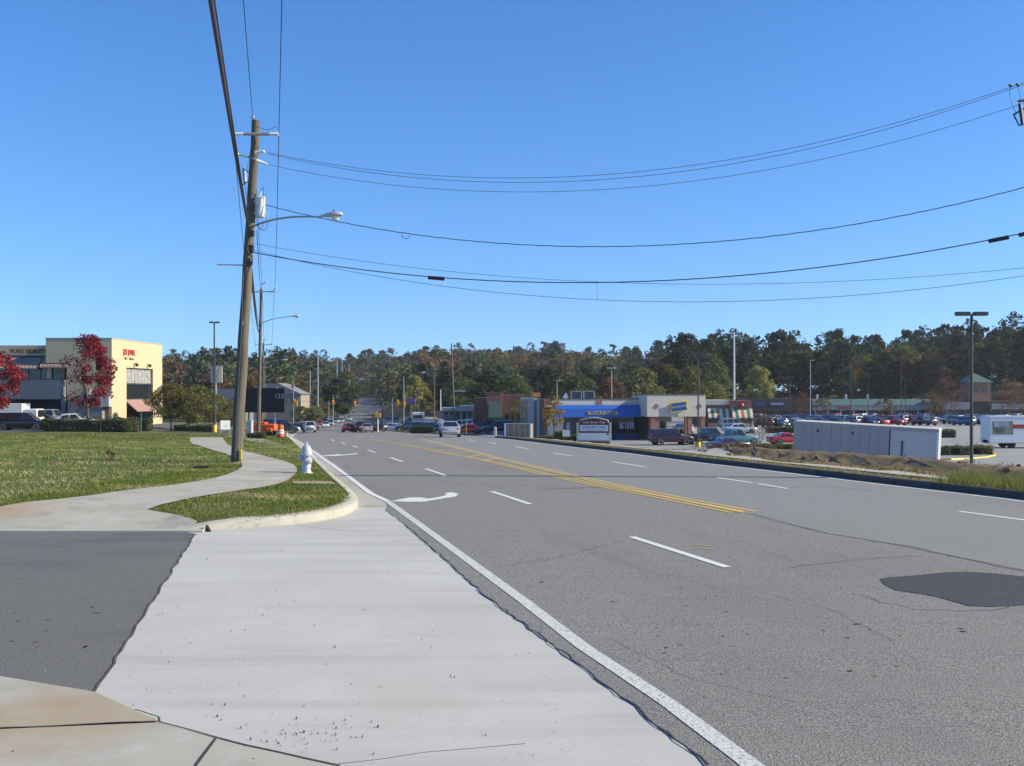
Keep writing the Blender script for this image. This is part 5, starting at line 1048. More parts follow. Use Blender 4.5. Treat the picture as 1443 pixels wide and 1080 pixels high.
vp('wall', roof_d, (2.6, 14.6, 2.0, 30, -.3, 4.7)); vp('pilaster', brick_r, (6.2, 6.75, -.1, -.03, 3.9, 4.95)); vp('pilaster', brick_d, (-.35, .02, -.25, 3.6, -.3, 4.95))
# left flank: steel panels with dark gaps
t0 = 3.8
for a, b in ((3.8, 8.5), (12.5, 22), (24, 26.5), (28, 30), (31.5, 33)):
    m = MB(); m.add([(.06*a-.32, a, -.3), (.06*b-.32, b, -.3), (.06*b-.32, b, 4.9), (.06*a-.32, a, 4.9), (.06*a+.1, a, -.3), (.06*b+.1, b, -.3), (.06*b+.1, b, 4.9), (.06*a+.1, a, 4.9)], [(0,1,2,3),(4,5,6,7),(0,1,5,4),(1,2,6,5),(2,3,7,6),(3,0,4,7)]); m.build('wall_panel', gpan, vb)
m = MB(); m.add([(.42, 3.8, -.3), (2.2, 33, -.3), (2.2, 33, 4.85), (.42, 3.8, 4.85), (1.5, 3.8, 4.85), (3.5, 33, 4.85)], [(0,1,2,3), (3,2,5,4)]); m.build('recess_wall', roof_d, vb)
m = MB(); m.prism([(0, 4.22), (-.55, 4.12), (-1.05, 3.78), (-1.12, 2.75), (-1.07, 2.75), (-1.0, 3.7), (0, 4.0)], (.9, 0, 0), (0,1,0), (0,0,1), (10.6, 0, 0)); aw = m.build('awning', blue_a, vb)
text_mesh('lettering', 'BLOCKBUSTER', .64, mat('letter_edge', (.02,.02,.03), .5), aw, Matrix.Translation((6.66, -1.125, 3.2)) @ FRONT, .02, sx=.86, spacing=1.05); text_mesh('lettering', 'BLOCKBUSTER', .60, yel_l, aw, Matrix.Translation((6.64, -1.16, 3.23)) @ FRONT, .02, sx=.90, spacing=1.06)
for i in range(6): vp('window_pane', win, (2.1+i*1.55, 3.55+i*1.55, .12, .18, .75, 2.9))
for i in range(6): vp('window_panel', mat('panel_blue', (.015,.045,.14), .4), (2.1+i*1.55, 3.55+i*1.55, .1, .18, -.2, .7))
[vp('window_frame', frame_d, (2.02+i*1.55, 2.1+i*1.55, .05, .2, -.2, 3.0)) for i in range(7)]
for x in (2.6, 9.2, 9.9, 10.5): vp('poster', mat('poster_pale', (.35,.36,.45), .6, var=.5, scale=5), (x-.25, x+.25, .09, .115, 1.3, 2.1))
tw_ = vp('tower', creamw, (11.3, 18.45, -4.0, 3.2, 2.86, 5.42)); vp('tower_cap', roof_d, (11.25, 18.5, -4.05, 3.25, 5.42, 5.5))
for x0, x1, y0, y1 in ((11.75, 12.75, -3.9, -2.9), (16.3, 16.8, -3.9, -3.4), (17.9, 18.4, -3.9, -3.4), (17.9, 18.4, 2.4, 2.9)): vp('column', brick_r, (x0, x1, y0, y1, -.3, 2.86))
vp('pier', creamw, (13.4, 13.75, -.7, -.35, -.3, 2.86), (14.5, 14.75, -.7, -.35, -.3, 2.86)); vp('door', win, (13.75, 14.5, -.55, -.5, -.2, 2.3)); vp('wall', brick_d, (12.75, 13.4, -.6, -.2, -.3, 2.86)); vp('awning', mat('awning_grey', (.25,.26,.28), .8), (13.3, 15.2, -.9, -.6, 2.2, 2.85))
for x in (12.45, 17.7):
    m = MB(); a = .26
    for s0, s1 in (((-a, 0), (0, a)), ((0, a), (a, 0)), ((a, 0), (0, -a)), ((0, -a), (-a, 0))): m.tube([(x+s0[0], -4.02, 4.1+s0[1]), (x+s1[0], -4.02, 4.1+s1[1])], .05, 4)
    m.build('diamond_ornament', brick_r, vb)
MT = Matrix.Translation((15.1, -4.28, 4.05)) @ Matrix.Rotation(R(-7), 4, 'Y')
tk = [(-1.08, .62), (1.1, .62), (1.1, .25), (1.0, .12), (1.12, 0), (1.0, -.14), (1.1, -.3), (1.1, -.62), (-1.08, -.62), (-1.08, -.25), (-.92, -.1), (-1.0, 0), (-.9, .12), (-1.08, .3)]
def tick(nm, s, y, mt): m = MB(); m.prism([(a*s, b*s*(1 if s == 1 else .92)) for a, b in tk], (0, y, 0), (1,0,0), (0,0,1), (0, .03, 0)); o = m.build(nm, mt, vb); o.matrix_local = MT; return o
tick('ticket_sign', 1., 0, yel_l); t_ = tick('ticket_face', .84, -.035, blue_l); x_ = text_mesh('lettering', 'BLOCKBUSTER', .33, mat('letter_pale', (.6,.58,.4), .5), vb, MT @ Matrix.Translation((0, -.045, 0)) @ FRONT, .008, sx=.76)
vp('sign_box', yel, (14.2, 16.0, -4.22, -4.01, 3.7, 4.4))
for i, x in enumerate((5.4, 7.05)):
    ac = thing('air_conditioner', ('left', 'right')[i]+' roof air conditioner unit on the video shop', 'air conditioner', c0+Matrix.Rotation(VR, 3, 'Z') @ Vector((x, 9, 4.7))); part('housing', mat('ac_dark', (.12,.12,.13), .6), (-.62, .62, -.6, .6, 0, 1.1), parent=ac); part('corner_post', mat('ac_pale', (.5,.5,.48), .5), (-.72, -.6, -.68, -.5, 0, 1.15), (.6, .72, -.68, -.5, 0, 1.15), parent=ac); part('top_panel', mat('ac_pale', (.5,.5,.48), .5), (-.72, .72, -.68, .68, 1.1, 1.2), parent=ac)
dishp = c0+Matrix.Rotation(VR, 3, 'Z') @ Vector((3.4, 6, 4.75)); ds = thing('satellite_dish', 'white square satellite dish on the video shop roof', 'satellite dish', dishp); m = MB(); m.prism([(0, -.1), (.38, .42), (.1, .98), (-.32, .4)], (0, 0, 0), (1,0,0), (0,0,1), (0, .06, 0)); m.build('reflector', white_s, ds); m = MB(); m.tube([(.2, 0, .4), (.75, -.2, .5)], .025, 5); m.build('feed_arm', galv, ds); m = MB(); m.tube([(0, .1, -.2), (0, .1, .4)], .03, 6); m.build('mount', galv, ds)
for px, zz in ((807, 4.9), (881, 4.9)):
    x = (px-721.5)/1500*130-4.2; m = MB(); m.lathe([(.12, 0), (.16, .12), (.12, .25), (.03, .3)], 12, M=Matrix.Translation(c0+Vector((x, 2.3, 4.65)))); m_ = m.build('roof_vent', white_s, None, True, c0+Vector((x, 2.3, 4.65))); m_.location = c0+Vector((x, 2.3, 4.65)); tag(m_, 'small white round vent on the video shop roof', 'vent', 'vents on the video shop roof')
# ---- monument sign
c = at(837, 78); mo = thing('monument_sign', 'brick based shopping village sign beside the right footpath', 'sign', c, R(-6)); maroon_s = mat('sign_maroon', (.11,.012,.02), .5); cream_s = mat('sign_cream', (.6,.57,.48), .6); pale_s = mat('sign_white', (.62,.65,.72), .5)
for r_ in range(4):
    for i in range(10): part('brick', brick_r, (-1.15+i*.23+(r_ % 2)*.0+.005, -1.15+(i+1)*.23-.005, -.22, .22, .0+r_*.08, .075+r_*.08), parent=mo)
part('base_core', brick_d, (-1.13, 1.13, -.2, .2, -.4, .31), parent=mo); part('lower_panel', white_s, (-1.18, 1.18, -.18, .18, .31, .88), parent=mo); part('cabinet', maroon_s, (-1.12, 1.12, -.2, .2, .88, 1.56), parent=mo); sp_ = part('face_panel', pale_s, (-1.04, 1.04, -.215, -.19, 1.0, 1.46), parent=mo)
part('side_post', cream_s, (-1.26, -1.12, -.23, .23, .0, 1.62), parent=mo); part('side_post', cream_s, (1.12, 1.26, -.23, .23, .0, 1.62), parent=mo)
arch = [(-1.0, 1.56), (1.0, 1.56), (1.0, 1.76)]+[(1.0-2.0*i/10, 1.76+.18*math.sin(math.pi*i/10)) for i in range(1, 10)]+[(-1.0, 1.76)]
m = MB(); m.prism(arch, (0, -.2, 0), (1,0,0), (0,0,1), (0, .4, 0)); hd = m.build('header', maroon_s, mo); m = MB(); m.tube([(a, 0, b+.02) for a, b in [(1.03, 1.6)]+arch[2:]+[(-1.03, 1.6)]], .055, 5); m.build('header_trim', cream_s, mo)
text_mesh('lettering', 'Sandy Springs Village', .24, white_s, hd, Matrix.Translation((0, -.21, 1.66)) @ FRONT, .004, shear=.25, sx=.83); text_mesh('lettering', 'Dorothy Living', .27, mat('letter_navy', (.02,.03,.09), .5), sp_, Matrix.Translation((.1, -.222, 1.3)) @ FRONT, .004, sx=.92); strokes('small_print', 22, 1.3, .06, mat('letter_grey', (.2,.2,.24), .5), sp_, Matrix.Translation((.05, -.216, 1.07)) @ FRONT, 6)
m = MB(); m.tube([(-.68, -.225, 1.4), (-.8, -.225, 1.36), (-.82, -.225, 1.26), (-.72, -.225, 1.2)], .022, 4); m.build('emblem', mat('emblem_red', (.35,.01,.06), .5), mo); part('lamp', trim, (.95, 1.05, -.26, -.18, .72, .84), parent=mo)
c = at(798, 80); ns = thing('yard_sign', 'small pale sign on a post left of the monument sign', 'sign', c); part('panel', pale_s, (-.28, .28, -.02, .02, .32, .82), parent=ns); part('leg', trim, (-.04, .04, .02, .06, -.1, .8), parent=ns)
hedge('dark round shrub beside the small pale sign', at(790, 88), 0, 1.0, .8, .75, 'green', 700, .06, 61, 'shrub', 'shrub'); hedge('low green shrub behind the monument sign base', at(811, 84), 0, 1.2, .8, .6, 'green', 700, .06, 62, 'shrub', 'shrub'); hedge('low spreading green plant beside the bin enclosure', at(768, 100), 0, 1.6, .8, .4, 'olive', 600, .06, 63, 'shrub', 'shrub')
tree('pear_tree', 'small orange brown tree in front of the video shop corner', 'tree', at(781, 92), ('pearO', ('orange', 41), dict(h=3.75, r=.95, base=1.15, nleaf=1500, leaf=.085, nclump=44, shape='tall', trunk_r=.07, depth=3, kids=4)))
tree('shrub_tree', 'thin pale green sapling against the brick restaurant', 'tree', at(733, 128), ('sapl', ('olive', 43), dict(h=4.6, r=1.3, base=.8, nleaf=700, leaf=.1, nclump=30, shape='vase', trunk_r=.05, depth=2)))
# ---- bin enclosure
c = at(730, 104); be = thing('bin_enclosure', 'weathered wooden board enclosure beside the video shop', 'fence', c, R(-10)); wb_ = [mat('board_%d' % i, cc, .9, var=.15, scale=4) for i, cc in enumerate(((.26,.2,.15), (.3,.24,.18), (.22,.165,.12)))]
for i in range(13): part('board', wb_[(i*7) % 3], (-1.2+i*.185, -1.02+i*.185, -.03, .0, -.1, 1.28), parent=be)
for x in (-1.28, 1.24): part('post', white_s, (x-.07, x+.07, -.08, .08, -.1, 1.34), parent=be)
part('rail', cream_s, (-1.25, 1.2, -.04, .05, 1.285, 1.35), parent=be); part('side_wall', wb_[2], (-1.22, -1.16, .05, 1.9, -.1, 1.28), (1.14, 1.2, .05, 1.9, -.1, 1.28), parent=be)
c = at(698, 108); o = thing('marker_stub', 'short cream concrete stub beside the restaurant entrance', 'bollard', c); part('body', cream_s, (-.14, .14, -.14, .14, -.1, .85), parent=o, bev=.03); part('cap', cream_s, (-.1, .1, -.1, .1, .85, .9), parent=o)
# ---- lamp posts of the lots
def lot_lamp(label, px, d, ytop, heads=2, foot=True, mt=brown_pole, group=None, r=.1):
    c = at(px, d); o = thing('lot_light', label, 'lamp post', c, 0, group); H_ = 2-(ytop-HY)*d/F-c.z; m = MB(); m.tube([(0,0,-.2), (0,0,H_)], [r, r*.7], 8); m.build('shaft', mt, o, True)
    if foot: m = MB(); m.lathe([(.26, -.2), (.26, .5), (.22, .55)], 14); m.build('foot', yel, o, True)
    if heads == 2:
        for s in (-1, 1): m = MB(); m.bevbox(s*.5-.38, s*.5+.38, -.22, .22, H_-.09, H_+.13, .03); h_ = m.build('lamp_head', mt, o); m = MB(); m.box(s*.5-.3, s*.5+.3, -.16, .16, H_-.1, H_-.091); m.build('lens', lens_m, h_)
    else: m = MB(); m.bevbox(-.1, .8, -.2, .2, H_-.08, H_+.1, .03); m.build('lamp_head', mt, o)
    return o
lot_lamp('tall dark twin lamp post with yellow foot before the video shop tower', 984, 112, 499); lot_lamp('dark twin headed lamp post beside the white trailer', 1369, 60, 443, foot=False, r=.11, mt=mat('green_bronze', (.035,.045,.04), .5))
for i, (px, d, yt, hd_) in enumerate([(1113, 205, 532, 2), (1142, 225, 508, 1), (1199, 215, 508, 1), (1223, 235, 519, 2), (1270, 230, 514, 1), (1276, 250, 534, 2), (862, 190, 519, 2), (785, 200, 537, 1), (757, 215, 541, 2), (1397, 262, 531, 1)]):
    lot_lamp(['twin headed', 'single headed'][hd_ == 1]+' far lamp post in the shopping lots', px, d, yt, hd_, False, galv if i in (1, 6, 7) else brown_pole, 'lamp posts of the far lots', .09)
# ---- white trailer
tp = Vector((20.0, 60.5, -4.0)); tr = thing('box_trailer', 'long white storage trailer behind the earth bank', 'trailer', tp, math.atan2(-.436, .9)); tr.rotation_euler = (0, R(2.6), math.atan2(-.436, .9)); lil = mat('trailer_skin', (.30,.285,.30), .5, var=.05, scale=1.5); lil2 = mat('trailer_skin_white', (.43,.44,.44), .5, var=.06, scale=1.2)
part('frame', trim, (-3.8, 3.8, -1.1, 1.1, .75, 1.0), parent=tr); part('box', lil2, (-3.85, 3.85, -1.22, 1.25, 1.0, 4.0), parent=tr)
for i in range(10): part('side_panel', lil, (-3.83+i*.52, -3.33+i*.52, -1.25, -1.22, 1.05, 3.9), parent=tr)
part('side_panel', lil2, (1.42, 3.8, -1.245, -1.22, 1.05, 3.86), parent=tr); part('roof_rail', mat('rail_grey', (.3,.3,.3), .5), (-3.88, 3.88, -1.29, -1.2, 3.9, 4.06), parent=tr); part('roof', mat('trailer_roof', (.55,.5,.44), .8), (-3.85, 3.85, -1.2, 1.25, 4.0, 4.07), parent=tr); part('corner_post', white_s, (3.8, 3.9, -1.28, -1.15, 1.0, 4.04), parent=tr)
part('seam_strip', frame_d, (1.36, 1.41, -1.26, -1.2, 1.05, 3.9), parent=tr); part('door_bar', trim, (2.0, 2.08, -1.29, -1.24, 1.6, 3.3), parent=tr); part('door_bar', trim, (2.55, 2.6, -1.28, -1.24, 1.2, 2.2), parent=tr)
for x in (-2.5, -.6): part('marker_lamp', trim, (x-.06, x+.06, -1.28, -1.24, 3.5, 3.64), parent=tr)
for x in (-2.9, -1.8):
    for y in (-.95, .95): m = MB(); m.lathe([(.25, -.13), (.48, -.11), (.48, .11), (.25, .13)], 16, M=Matrix.Translation((x, y, .48)) @ Matrix.Rotation(R(90), 4, 'X')); m.build('wheel', tyre_m, tr, True)
for y in (-.8, .8): part('landing_leg', trim, (2.6, 2.75, y-.06, y+.06, 0, .8), parent=tr)
# ---- moving truck
c = at(1440, 110); c.z = Gf(c.x, c.y)+.03; mt_ = thing('moving_truck', 'white moving truck with landscape picture and red stripe', 'truck', c, R(-90)); Y = 3.8
part('cargo_box', white_s, (-1.15, 1.15, -Y, 2.4, .55, 3.15), parent=mt_, bev=.05); part('roof_edge', pale_s, (-1.18, 1.18, -Y-.02, 2.42, 3.15, 3.3), parent=mt_)
o_ = part('picture', mat('picture_hills', (.2,.19,.13), .6, var=.9, scale=1.1), (1.15, 1.17, -Y+.25, -Y+2.35, 1.45, 2.8), parent=mt_); o_2 = part('picture', mat('picture_sky', (.32,.36,.42), .6, var=.3, scale=2), (1.151, 1.18, -Y+.4, -Y+1.9, 2.2, 2.75), parent=mt_); part('stripe', mat('stripe_red', (.38,.03,.02), .5), (1.15, 1.172, -Y+2.25, 2.3, 2.05, 2.45), parent=mt_)
part('cab', PAINT['white'], (-1.05, 1.05, 2.5, 4.3, .6, 2.3), parent=mt_, bev=.15); part('windscreen', glass, (-.9, .9, 4.27, 4.32, 1.4, 2.1), parent=mt_); part('chassis', trim, (-.6, .6, -Y, 4.0, .5, .85), parent=mt_)
for y in (-1.55, 3.4):
    for s in (-1, 1): m = MB(); M = Matrix.Translation((s*.95, y, .42)) @ Matrix.Rotation(R(90)*s, 4, 'Y'); m.lathe([(.24, -.13), (.42, -.11), (.42, .11), (.24, .13)], 16, M=M); w_ = m.build('wheel', tyre_m, mt_, True); m = MB(); m.lathe([(.24, -.05), (.22, .08), (.06, .06), (.01, .1)], 12, M=M); m.build('rim', rim_m, w_, True)
# ---- planters, hedges, twiggy trees of the lot
for i, (px, d, w_) in enumerate([(1328, 98, 1.3), (1345, 99, 1.1), (1360, 98, 1.2), (1376, 100, 1.3), (1389, 99, 1.2)]): hedge('round clipped shrub in the yellow kerbed planter', at(px, d), 0, w_, 1.0, .8, 'olive' if i > 1 else 'green', 700, .06, 70+i, 'shrub', 'shrub', 'shrubs in the yellow kerbed planter')
kp_ = [at(px, d)+Vector((0, 0, .05)) for px, d in ((1316, 91.5), (1340, 91), (1365, 92), (1390, 94), (1402, 97), (1398, 101))]
m = MB(); m.tube(kp_, .11, 6); o = m.build('planter_kerb', yel, None, True); struct(o)
hedge('dark hedge clump at the lot entrance beyond the trailer', at(1331, 134), 0, 2.6, 1.4, 1.0, 'green', 1200, .08, 80, 'hedge', 'hedge'); hedge('low trimmed hedge between lot and verge beside the trailer', at(1072, 101), R(-8), 6.4, 1.3, .85, 'olive', 3000, .07, 81); hedge('second low hedge along the lot behind the twiggy tree', at(1105, 150), R(-5), 5.2, 1.2, .9, 'olive', 1500, .09, 82); hedge('dark low hedge wall at the corner lot edge', at(596, 147), R(-4), 3.4, .9, 1.0, 'green', 1800, .07, 83)
def twig_tree(label, loc, h, seed, leafn=0, kind='brown', spread=.7):
    rg_ = np.random.default_rng(seed); o = thing('bare_tree', label, 'tree', loc); m = MB(); ends = []
    for k in range(5):
        a = k*1.3+rg_.uniform(0, .6); limb(m, Vector((0, 0, -.05)), Vector((math.cos(a)*spread*.6, math.sin(a)*spread*.6, 1)).normalized(), h*.45, .035*h/4, rg_, 3, ends, 3, .25, 4)
    m.build('branches', bark, o, fix=False)
    if leafn:
        E = np.array([tuple(e) for e in ends]); C = E[rg_.integers(0, len(E), leafn)]+rg_.normal(size=(leafn, 3))*.13; V, Q = leaf_quads(C, .06, rg_); mesh_np('leaves', V, Q, LM[kind], o)
    return o
twig_tree('twiggy half bare tree beside the low maroon car', at(1070, 110), 4.6, 5, 900, 'brown', .8); twig_tree('small bare sapling in the yellow kerbed planter', at(1357, 97), 2.0, 6, 0); twig_tree('thin bare sapling beside the round planter shrubs', at(1378, 99), 1.6, 9, 0)
for i, (px, d, h, kd, nm) in enumerate([(1338, 250, 11, 'rust', 'rust red half bare tree before the green roofed tower'), (1421, 235, 9.5, 'rust', 'orange red tree in the lot right of the brick tower'), (1128, 240, 7, 'rust', 'rust brown tree in the lot left of the green roofed mall'), (1247, 215, 5.5, 'brown', 'brownish bare tree behind the long trailer'), (1312, 225, 7, 'brown', 'olive brown thin tree behind the trailer end'), (1160, 255, 6, 'brown', 'small brown tree before the green roofed mall'), (1445, 250, 9, 'rust', 'deep red tree at the far end of the shopping strip')]):
    o = twig_tree(nm, at(px, d), h, 40+i, 1500, kd, .9)
    rg_ = np.random.default_rng(90+i); C, _ = crown_pts(rg_, h*.95, h*.36, h*.3, 40, 900); V, Q = leaf_quads(C, .16, rg_); mesh_np('crown', V, Q, LM[kd], o)
# roots and clods on the bank
m = MB(); q = gpt(1345, 648, 20, 60); z = float(berm(*q)); m.tube([(-.35, 0, .02), (-.1, .05, .12), (.1, 0, .2), (.2, .02, .42)], [.03, .05, .045, .02], 6); m.tube([(.0, 0, .15), (.12, -.1, .1), (.25, -.15, .16)], [.03, .025, .01], 5); o = m.build('tree_root', bark, None, True); o.location = (*q, z); tag(o, 'torn dark root sticking out of the earth bank', 'root')
rg = np.random.default_rng(5); clm = MB(); cl0 = None
for i in range(70):
    y = rg.uniform(27, 47); x = float(XR(y))+(4.2+5.5*float(sst(46, 26, y)))+rg.uniform(-1.6, .6)
    if cl0 is None: m = MB(); m.loft([[(.1*math.cos(k*1.05)*s*(1+.2*math.sin(k*2)), .08*math.sin(k*1.05)*s, z_) for k in range(6)] for s, z_ in ((1, -.03), (1.25, .03), (.9, .1), (.3, .14))]); o = cl0 = m.build('earth_clod', dirt_m)
    else: o = cl0.copy(); COL.objects.link(o)
    s = rg.uniform(.3, 1.05); o.location = (x, y, float(berm(x, y))); o.scale = (s*rg.uniform(.8, 1.6), s, s*rg.uniform(.6, 1.1)); o.rotation_euler = (0, 0, rg.uniform(0, 6)); tag(o, 'clod of dug earth on the bank before the trailer', 'earth clod', 'earth clods on the bank')

# ================================================================== FAR BUILDINGS
def bld(name, label, px, d, rz=0., cat='building'): c = at(px, d); return thing(name, label, cat, c, rz), d/F, c.z
o, s, z0 = bld('restaurant_building', 'dark brick restaurant with green sloped awning behind the wooden enclosure', 702, 165); zz = lambda y: 2-(y-HY)*s-z0; xx = lambda px: (px-702)*s
part('wall', brick_d, (xx(668), xx(686), 0, 12, -.5, zz(561)), parent=o); part('wall', brick_r, (xx(686), xx(707.5), -1.2, 3, zz(588), zz(554.5)), parent=o); part('wall', brick_d, (xx(707.5), xx(745), .2, 12, -.5, zz(557)), parent=o); part('wall', trim, (xx(686), xx(707.5), 0, 3, -.5, zz(588)), parent=o); part('roof_cap', mat('cap_red', (.25,.09,.06), .7), (xx(685.5), xx(708), -1.25, 3.1, zz(554.5), zz(553)), parent=o)
m = MB(); m.prism([(-1.25, zz(566)), (-3.2, zz(588)), (-3.2, zz(592)), (-1.25, zz(588))], (xx(689), 0, 0), (0,1,0), (0,0,1), (xx(707)-xx(689), 0, 0)); m.build('awning', mat('awning_green', (.03,.07,.07), .7), o)
for x in (670, 676, 712, 720, 728): part('window_pane', win, (xx(x), xx(x+4.5), -.03 if x < 700 else .17, .25, .8, 2.6), parent=o)
o, s, z0 = bld('grey_roof_shop', 'small shop with pale blue grey roof beside the brick restaurant', 653, 235); zz = lambda y: 2-(y-HY)*s-z0; xx = lambda px: (px-653)*s
part('wall', mat('wall_grey', (.2,.2,.2), .9), (xx(622), xx(668), 0, 9, -.5, zz(578)), parent=o); m = MB(); m.prism([(xx(620), zz(579)), (xx(670), zz(579)), (xx(668), zz(572)), (xx(646), zz(572)), (xx(642), zz(575)), (xx(621), zz(575))], (0, -.8, 0), (1,0,0), (0,0,1), (0, 10, 0)); m.build('roof', mat('roof_bluegrey', (.28,.31,.36), .6), o)  # walls in one plain grey
for x in (626, 634, 642, 652, 660): part('window_pane', win, (xx(x), xx(x+5), -.05, .0, .5, 2.4), parent=o)
o, s, z0 = bld('grill_restaurant', 'brick restaurant with striped awning and red apple sign', 1030, 188); zz = lambda y: 2-(y-HY)*s-z0; xx = lambda px: (px-1030)*s
part('wall', brick_r, (xx(1028), xx(1057.5), -.8, 9, -.5, zz(566)), parent=o); part('wall', brick_d, (xx(985), xx(1028), 0, 9, -.5, zz(571)), parent=o); part('parapet', creamw, (xx(985), xx(1028), -.1, 9, zz(571), zz(564)), parent=o); part('roof_cap', mat('cap_red', (.25,.09,.06), .7), (xx(1027.5), xx(1058), -.9, 9.1, zz(566), zz(564.5)), parent=o)
stp = [mat('stripe_cream', (.62,.56,.42), .7), mat('stripe_green', (.05,.16,.09), .7), mat('stripe_rust', (.42,.13,.06), .7)]
for i in range(15):
    x0 = xx(997+i*4.1); x1 = xx(997+(i+1)*4.1)-.01; yo = -1.9 if i > 7 else -1.1; m = MB(); m.prism([(yo+1.05, zz(576)), (yo, zz(588)), (yo, zz(589.5)), (yo+1.05, zz(578))], (x0, 0, 0), (0,1,0), (0,0,1), (x1-x0, 0, 0)); m.build('awning_stripe', stp[[0, 1, 0, 2][i % 4]], o)
for x in range(999, 1056, 6): part('window_pane', win, (xx(x), xx(x+5.2), -.03 if x < 1027 else -.85, .1, .9, zz(589)), parent=o)
part('base_wall', brick_r, (xx(995), xx(1030), -2.3, -2.0, -.5, .8), parent=o); m = MB(); m.lathe([(.02, -.35), (.3, -.3), (.45, 0), (.35, .3), (.1, .32)], 12, M=Matrix.Translation((xx(1043), -1.1, zz(571.2)))); m.build('apple_emblem', mat('apple_red', (.5,.02,.03), .4), o, True); m = MB(); m.prism([(xx(1030), zz(580)), (xx(1051), zz(580)), (xx(1051), zz(574)), (xx(1046), zz(572.5)), (xx(1040), zz(574)), (xx(1036), zz(573.5))], (0, -1.0, 0), (1,0,0), (0,0,1), (0, .15, 0)); m.build('name_panel', mat('sign_green', (.03,.08,.07), .6), o)
o, s, z0 = bld('dark_mall', 'low dark brown shopping mall with blue fascia signs', 1100, 292); zz = lambda y: 2-(y-HY)*s-z0; xx = lambda px: (px-1100)*s
part('wall', mat('mall_brown', (.055,.045,.04), .9), (xx(1045), xx(1143), 0, 16, -.5, zz(562)), parent=o); part('fascia', mat('mall_fascia', (.04,.035,.035), .8), (xx(1045), xx(1143), -1.5, 0, zz(579), zz(563.5)), parent=o)
for a, b, mt in ((1062, 1075, blue_l), (1084, 1102, mat('sign_lilac', (.25,.24,.42), .5))): part('fascia_sign', mt, (xx(a), xx(b), -1.6, -1.5, zz(571), zz(567.5)), parent=o)
for x in range(1048, 1140, 8): part('window_pane', win, (xx(x), xx(x+7), -.06, 0, .4, 2.8), parent=o)
o, s, z0 = bld('green_roof_mall', 'long low shopping mall with green metal roof', 1226, 292); zz = lambda y: 2-(y-HY)*s-z0; xx = lambda px: (px-1226)*s; groof = mat('roof_green', (.10,.16,.14), .5, metal=.2, var=.08, scale=.8)
part('wall', mat('mall_wall', (.13,.12,.115), .9), (xx(1144), xx(1312), 1.5, 16, -.5, zz(566)), parent=o); m = MB(); m.prism([(-1.6, zz(571)), (1.8, zz(562.5)), (1.8, zz(563.5)), (-1.6, zz(572))], (xx(1143), 0, 0), (0,1,0), (0,0,1), (xx(1313)-xx(1143), 0, 0)); m.build('roof', groof, o); part('fascia', mat('fascia_grey', (.26,.26,.27), .8), (xx(1143.5), xx(1312.5), -1.55, -1.2, zz(578), zz(572)), parent=o)
for x in range(1148, 1312, 9): part('window_pane', win, (xx(x), xx(x+7.5), 1.42, 1.5, .4, 3.), parent=o)
for x in range(1146, 1314, 18): part('column', mat('column_pale', (.3,.29,.27), .8), (xx(x), xx(x)+.35, -1.5, -1.15, -.3, zz(578)), parent=o)
for x in (1158, 1199, 1230): part('roof_vent', white_s, (xx(x)-.25, xx(x)+.25, 4, 4.5, zz(563), zz(556)), parent=o)
part('fascia_sign', mat('sign_rust', (.25,.06,.05), .6), (xx(1178), xx(1196), -1.62, -1.55, zz(576.5), zz(573)), parent=o)
o, s, z0 = bld('tower_mall', 'brick shopping arcade with green hipped tower roof', 1382, 285); zz = lambda y: 2-(y-HY)*s-z0; xx = lambda px: (px-1382)*s
part('wall', brick_r, (xx(1366), xx(1396), 0, 6, zz(566), zz(539)), parent=o); part('wall', mat('mall_brown', (.055,.045,.04), .9), (xx(1330), xx(1470), 1, 14, -.5, zz(566)), parent=o)
m = MB(); a, b, c_, d_ = (xx(1363), -.8, zz(539)), (xx(1399), -.8, zz(539)), (xx(1399), 6.8, zz(539)), (xx(1363), 6.8, zz(539)); e1, e2 = (xx(1377), 3, zz(526)), (xx(1380), 3, zz(526)); m.add([a, b, c_, d_, e1, e2], [(0,1,5,4), (1,2,5), (2,3,4,5), (3,0,4), (0,1,2,3)]); m.build('tower_roof', groof, o)
for x in (1338, 1356, 1404, 1424, 1444):
    m = MB(); m.prism([(-1.2, -.3), (1.2, -.3), (1.2, 2.2)]+[(1.2*math.cos(k*math.pi/8), 2.2+1.1*math.sin(k*math.pi/8)) for k in range(1, 8)]+[(-1.2, 2.2)], (xx(x), .9, 0), (1,0,0), (0,0,1), (0, .08, 0)); m.build('arch_window', win, o)
    m = MB(); m.tube([(xx(x)+1.35*math.cos(k*math.pi/8), .85, 2.2+1.25*math.sin(k*math.pi/8)) for k in range(9)], .12, 4); m.build('arch_trim', mat('column_pale', (.3,.29,.27), .8), o)
m = MB(); m.prism([(xx(1330), zz(577)), (xx(1366), zz(577)), (xx(1366), zz(567)), (xx(1330), zz(567))], (0, -.3, 0), (1,0,0), (0,0,1), (0, 1.2, 0)); m.build('canopy', mat('fascia_grey', (.26,.26,.27), .8), o); part('canopy', mat('fascia_grey', (.26,.26,.27), .8), (xx(1397), xx(1470), -.3, .9, zz(577), zz(569)), parent=o); [part('window_pane', win, (xx(x), xx(x+6), -.06, 0, zz(553), zz(546)), parent=o) for x in (1372, 1385)]
o, s, z0 = bld('gabled_house', 'pale grey roofed building behind the black message board', 385, 325); zz = lambda y: 2-(y-HY)*s-z0; xx = lambda px: (px-385)*s
part('wall', mat('wall_stone', (.3,.26,.2), .9), (xx(345), xx(424), 0, 14, -.5, zz(556)), parent=o); m = MB(); m.prism([(xx(343), zz(556)), (xx(426), zz(556)), (xx(392), zz(540)), (xx(380), zz(541)), (xx(362), zz(544))], (0, -.6, 0), (1,0,0), (0,0,1), (0, 15, 0)); m.build('roof', mat('roof_slate', (.2,.2,.22), .8), o)
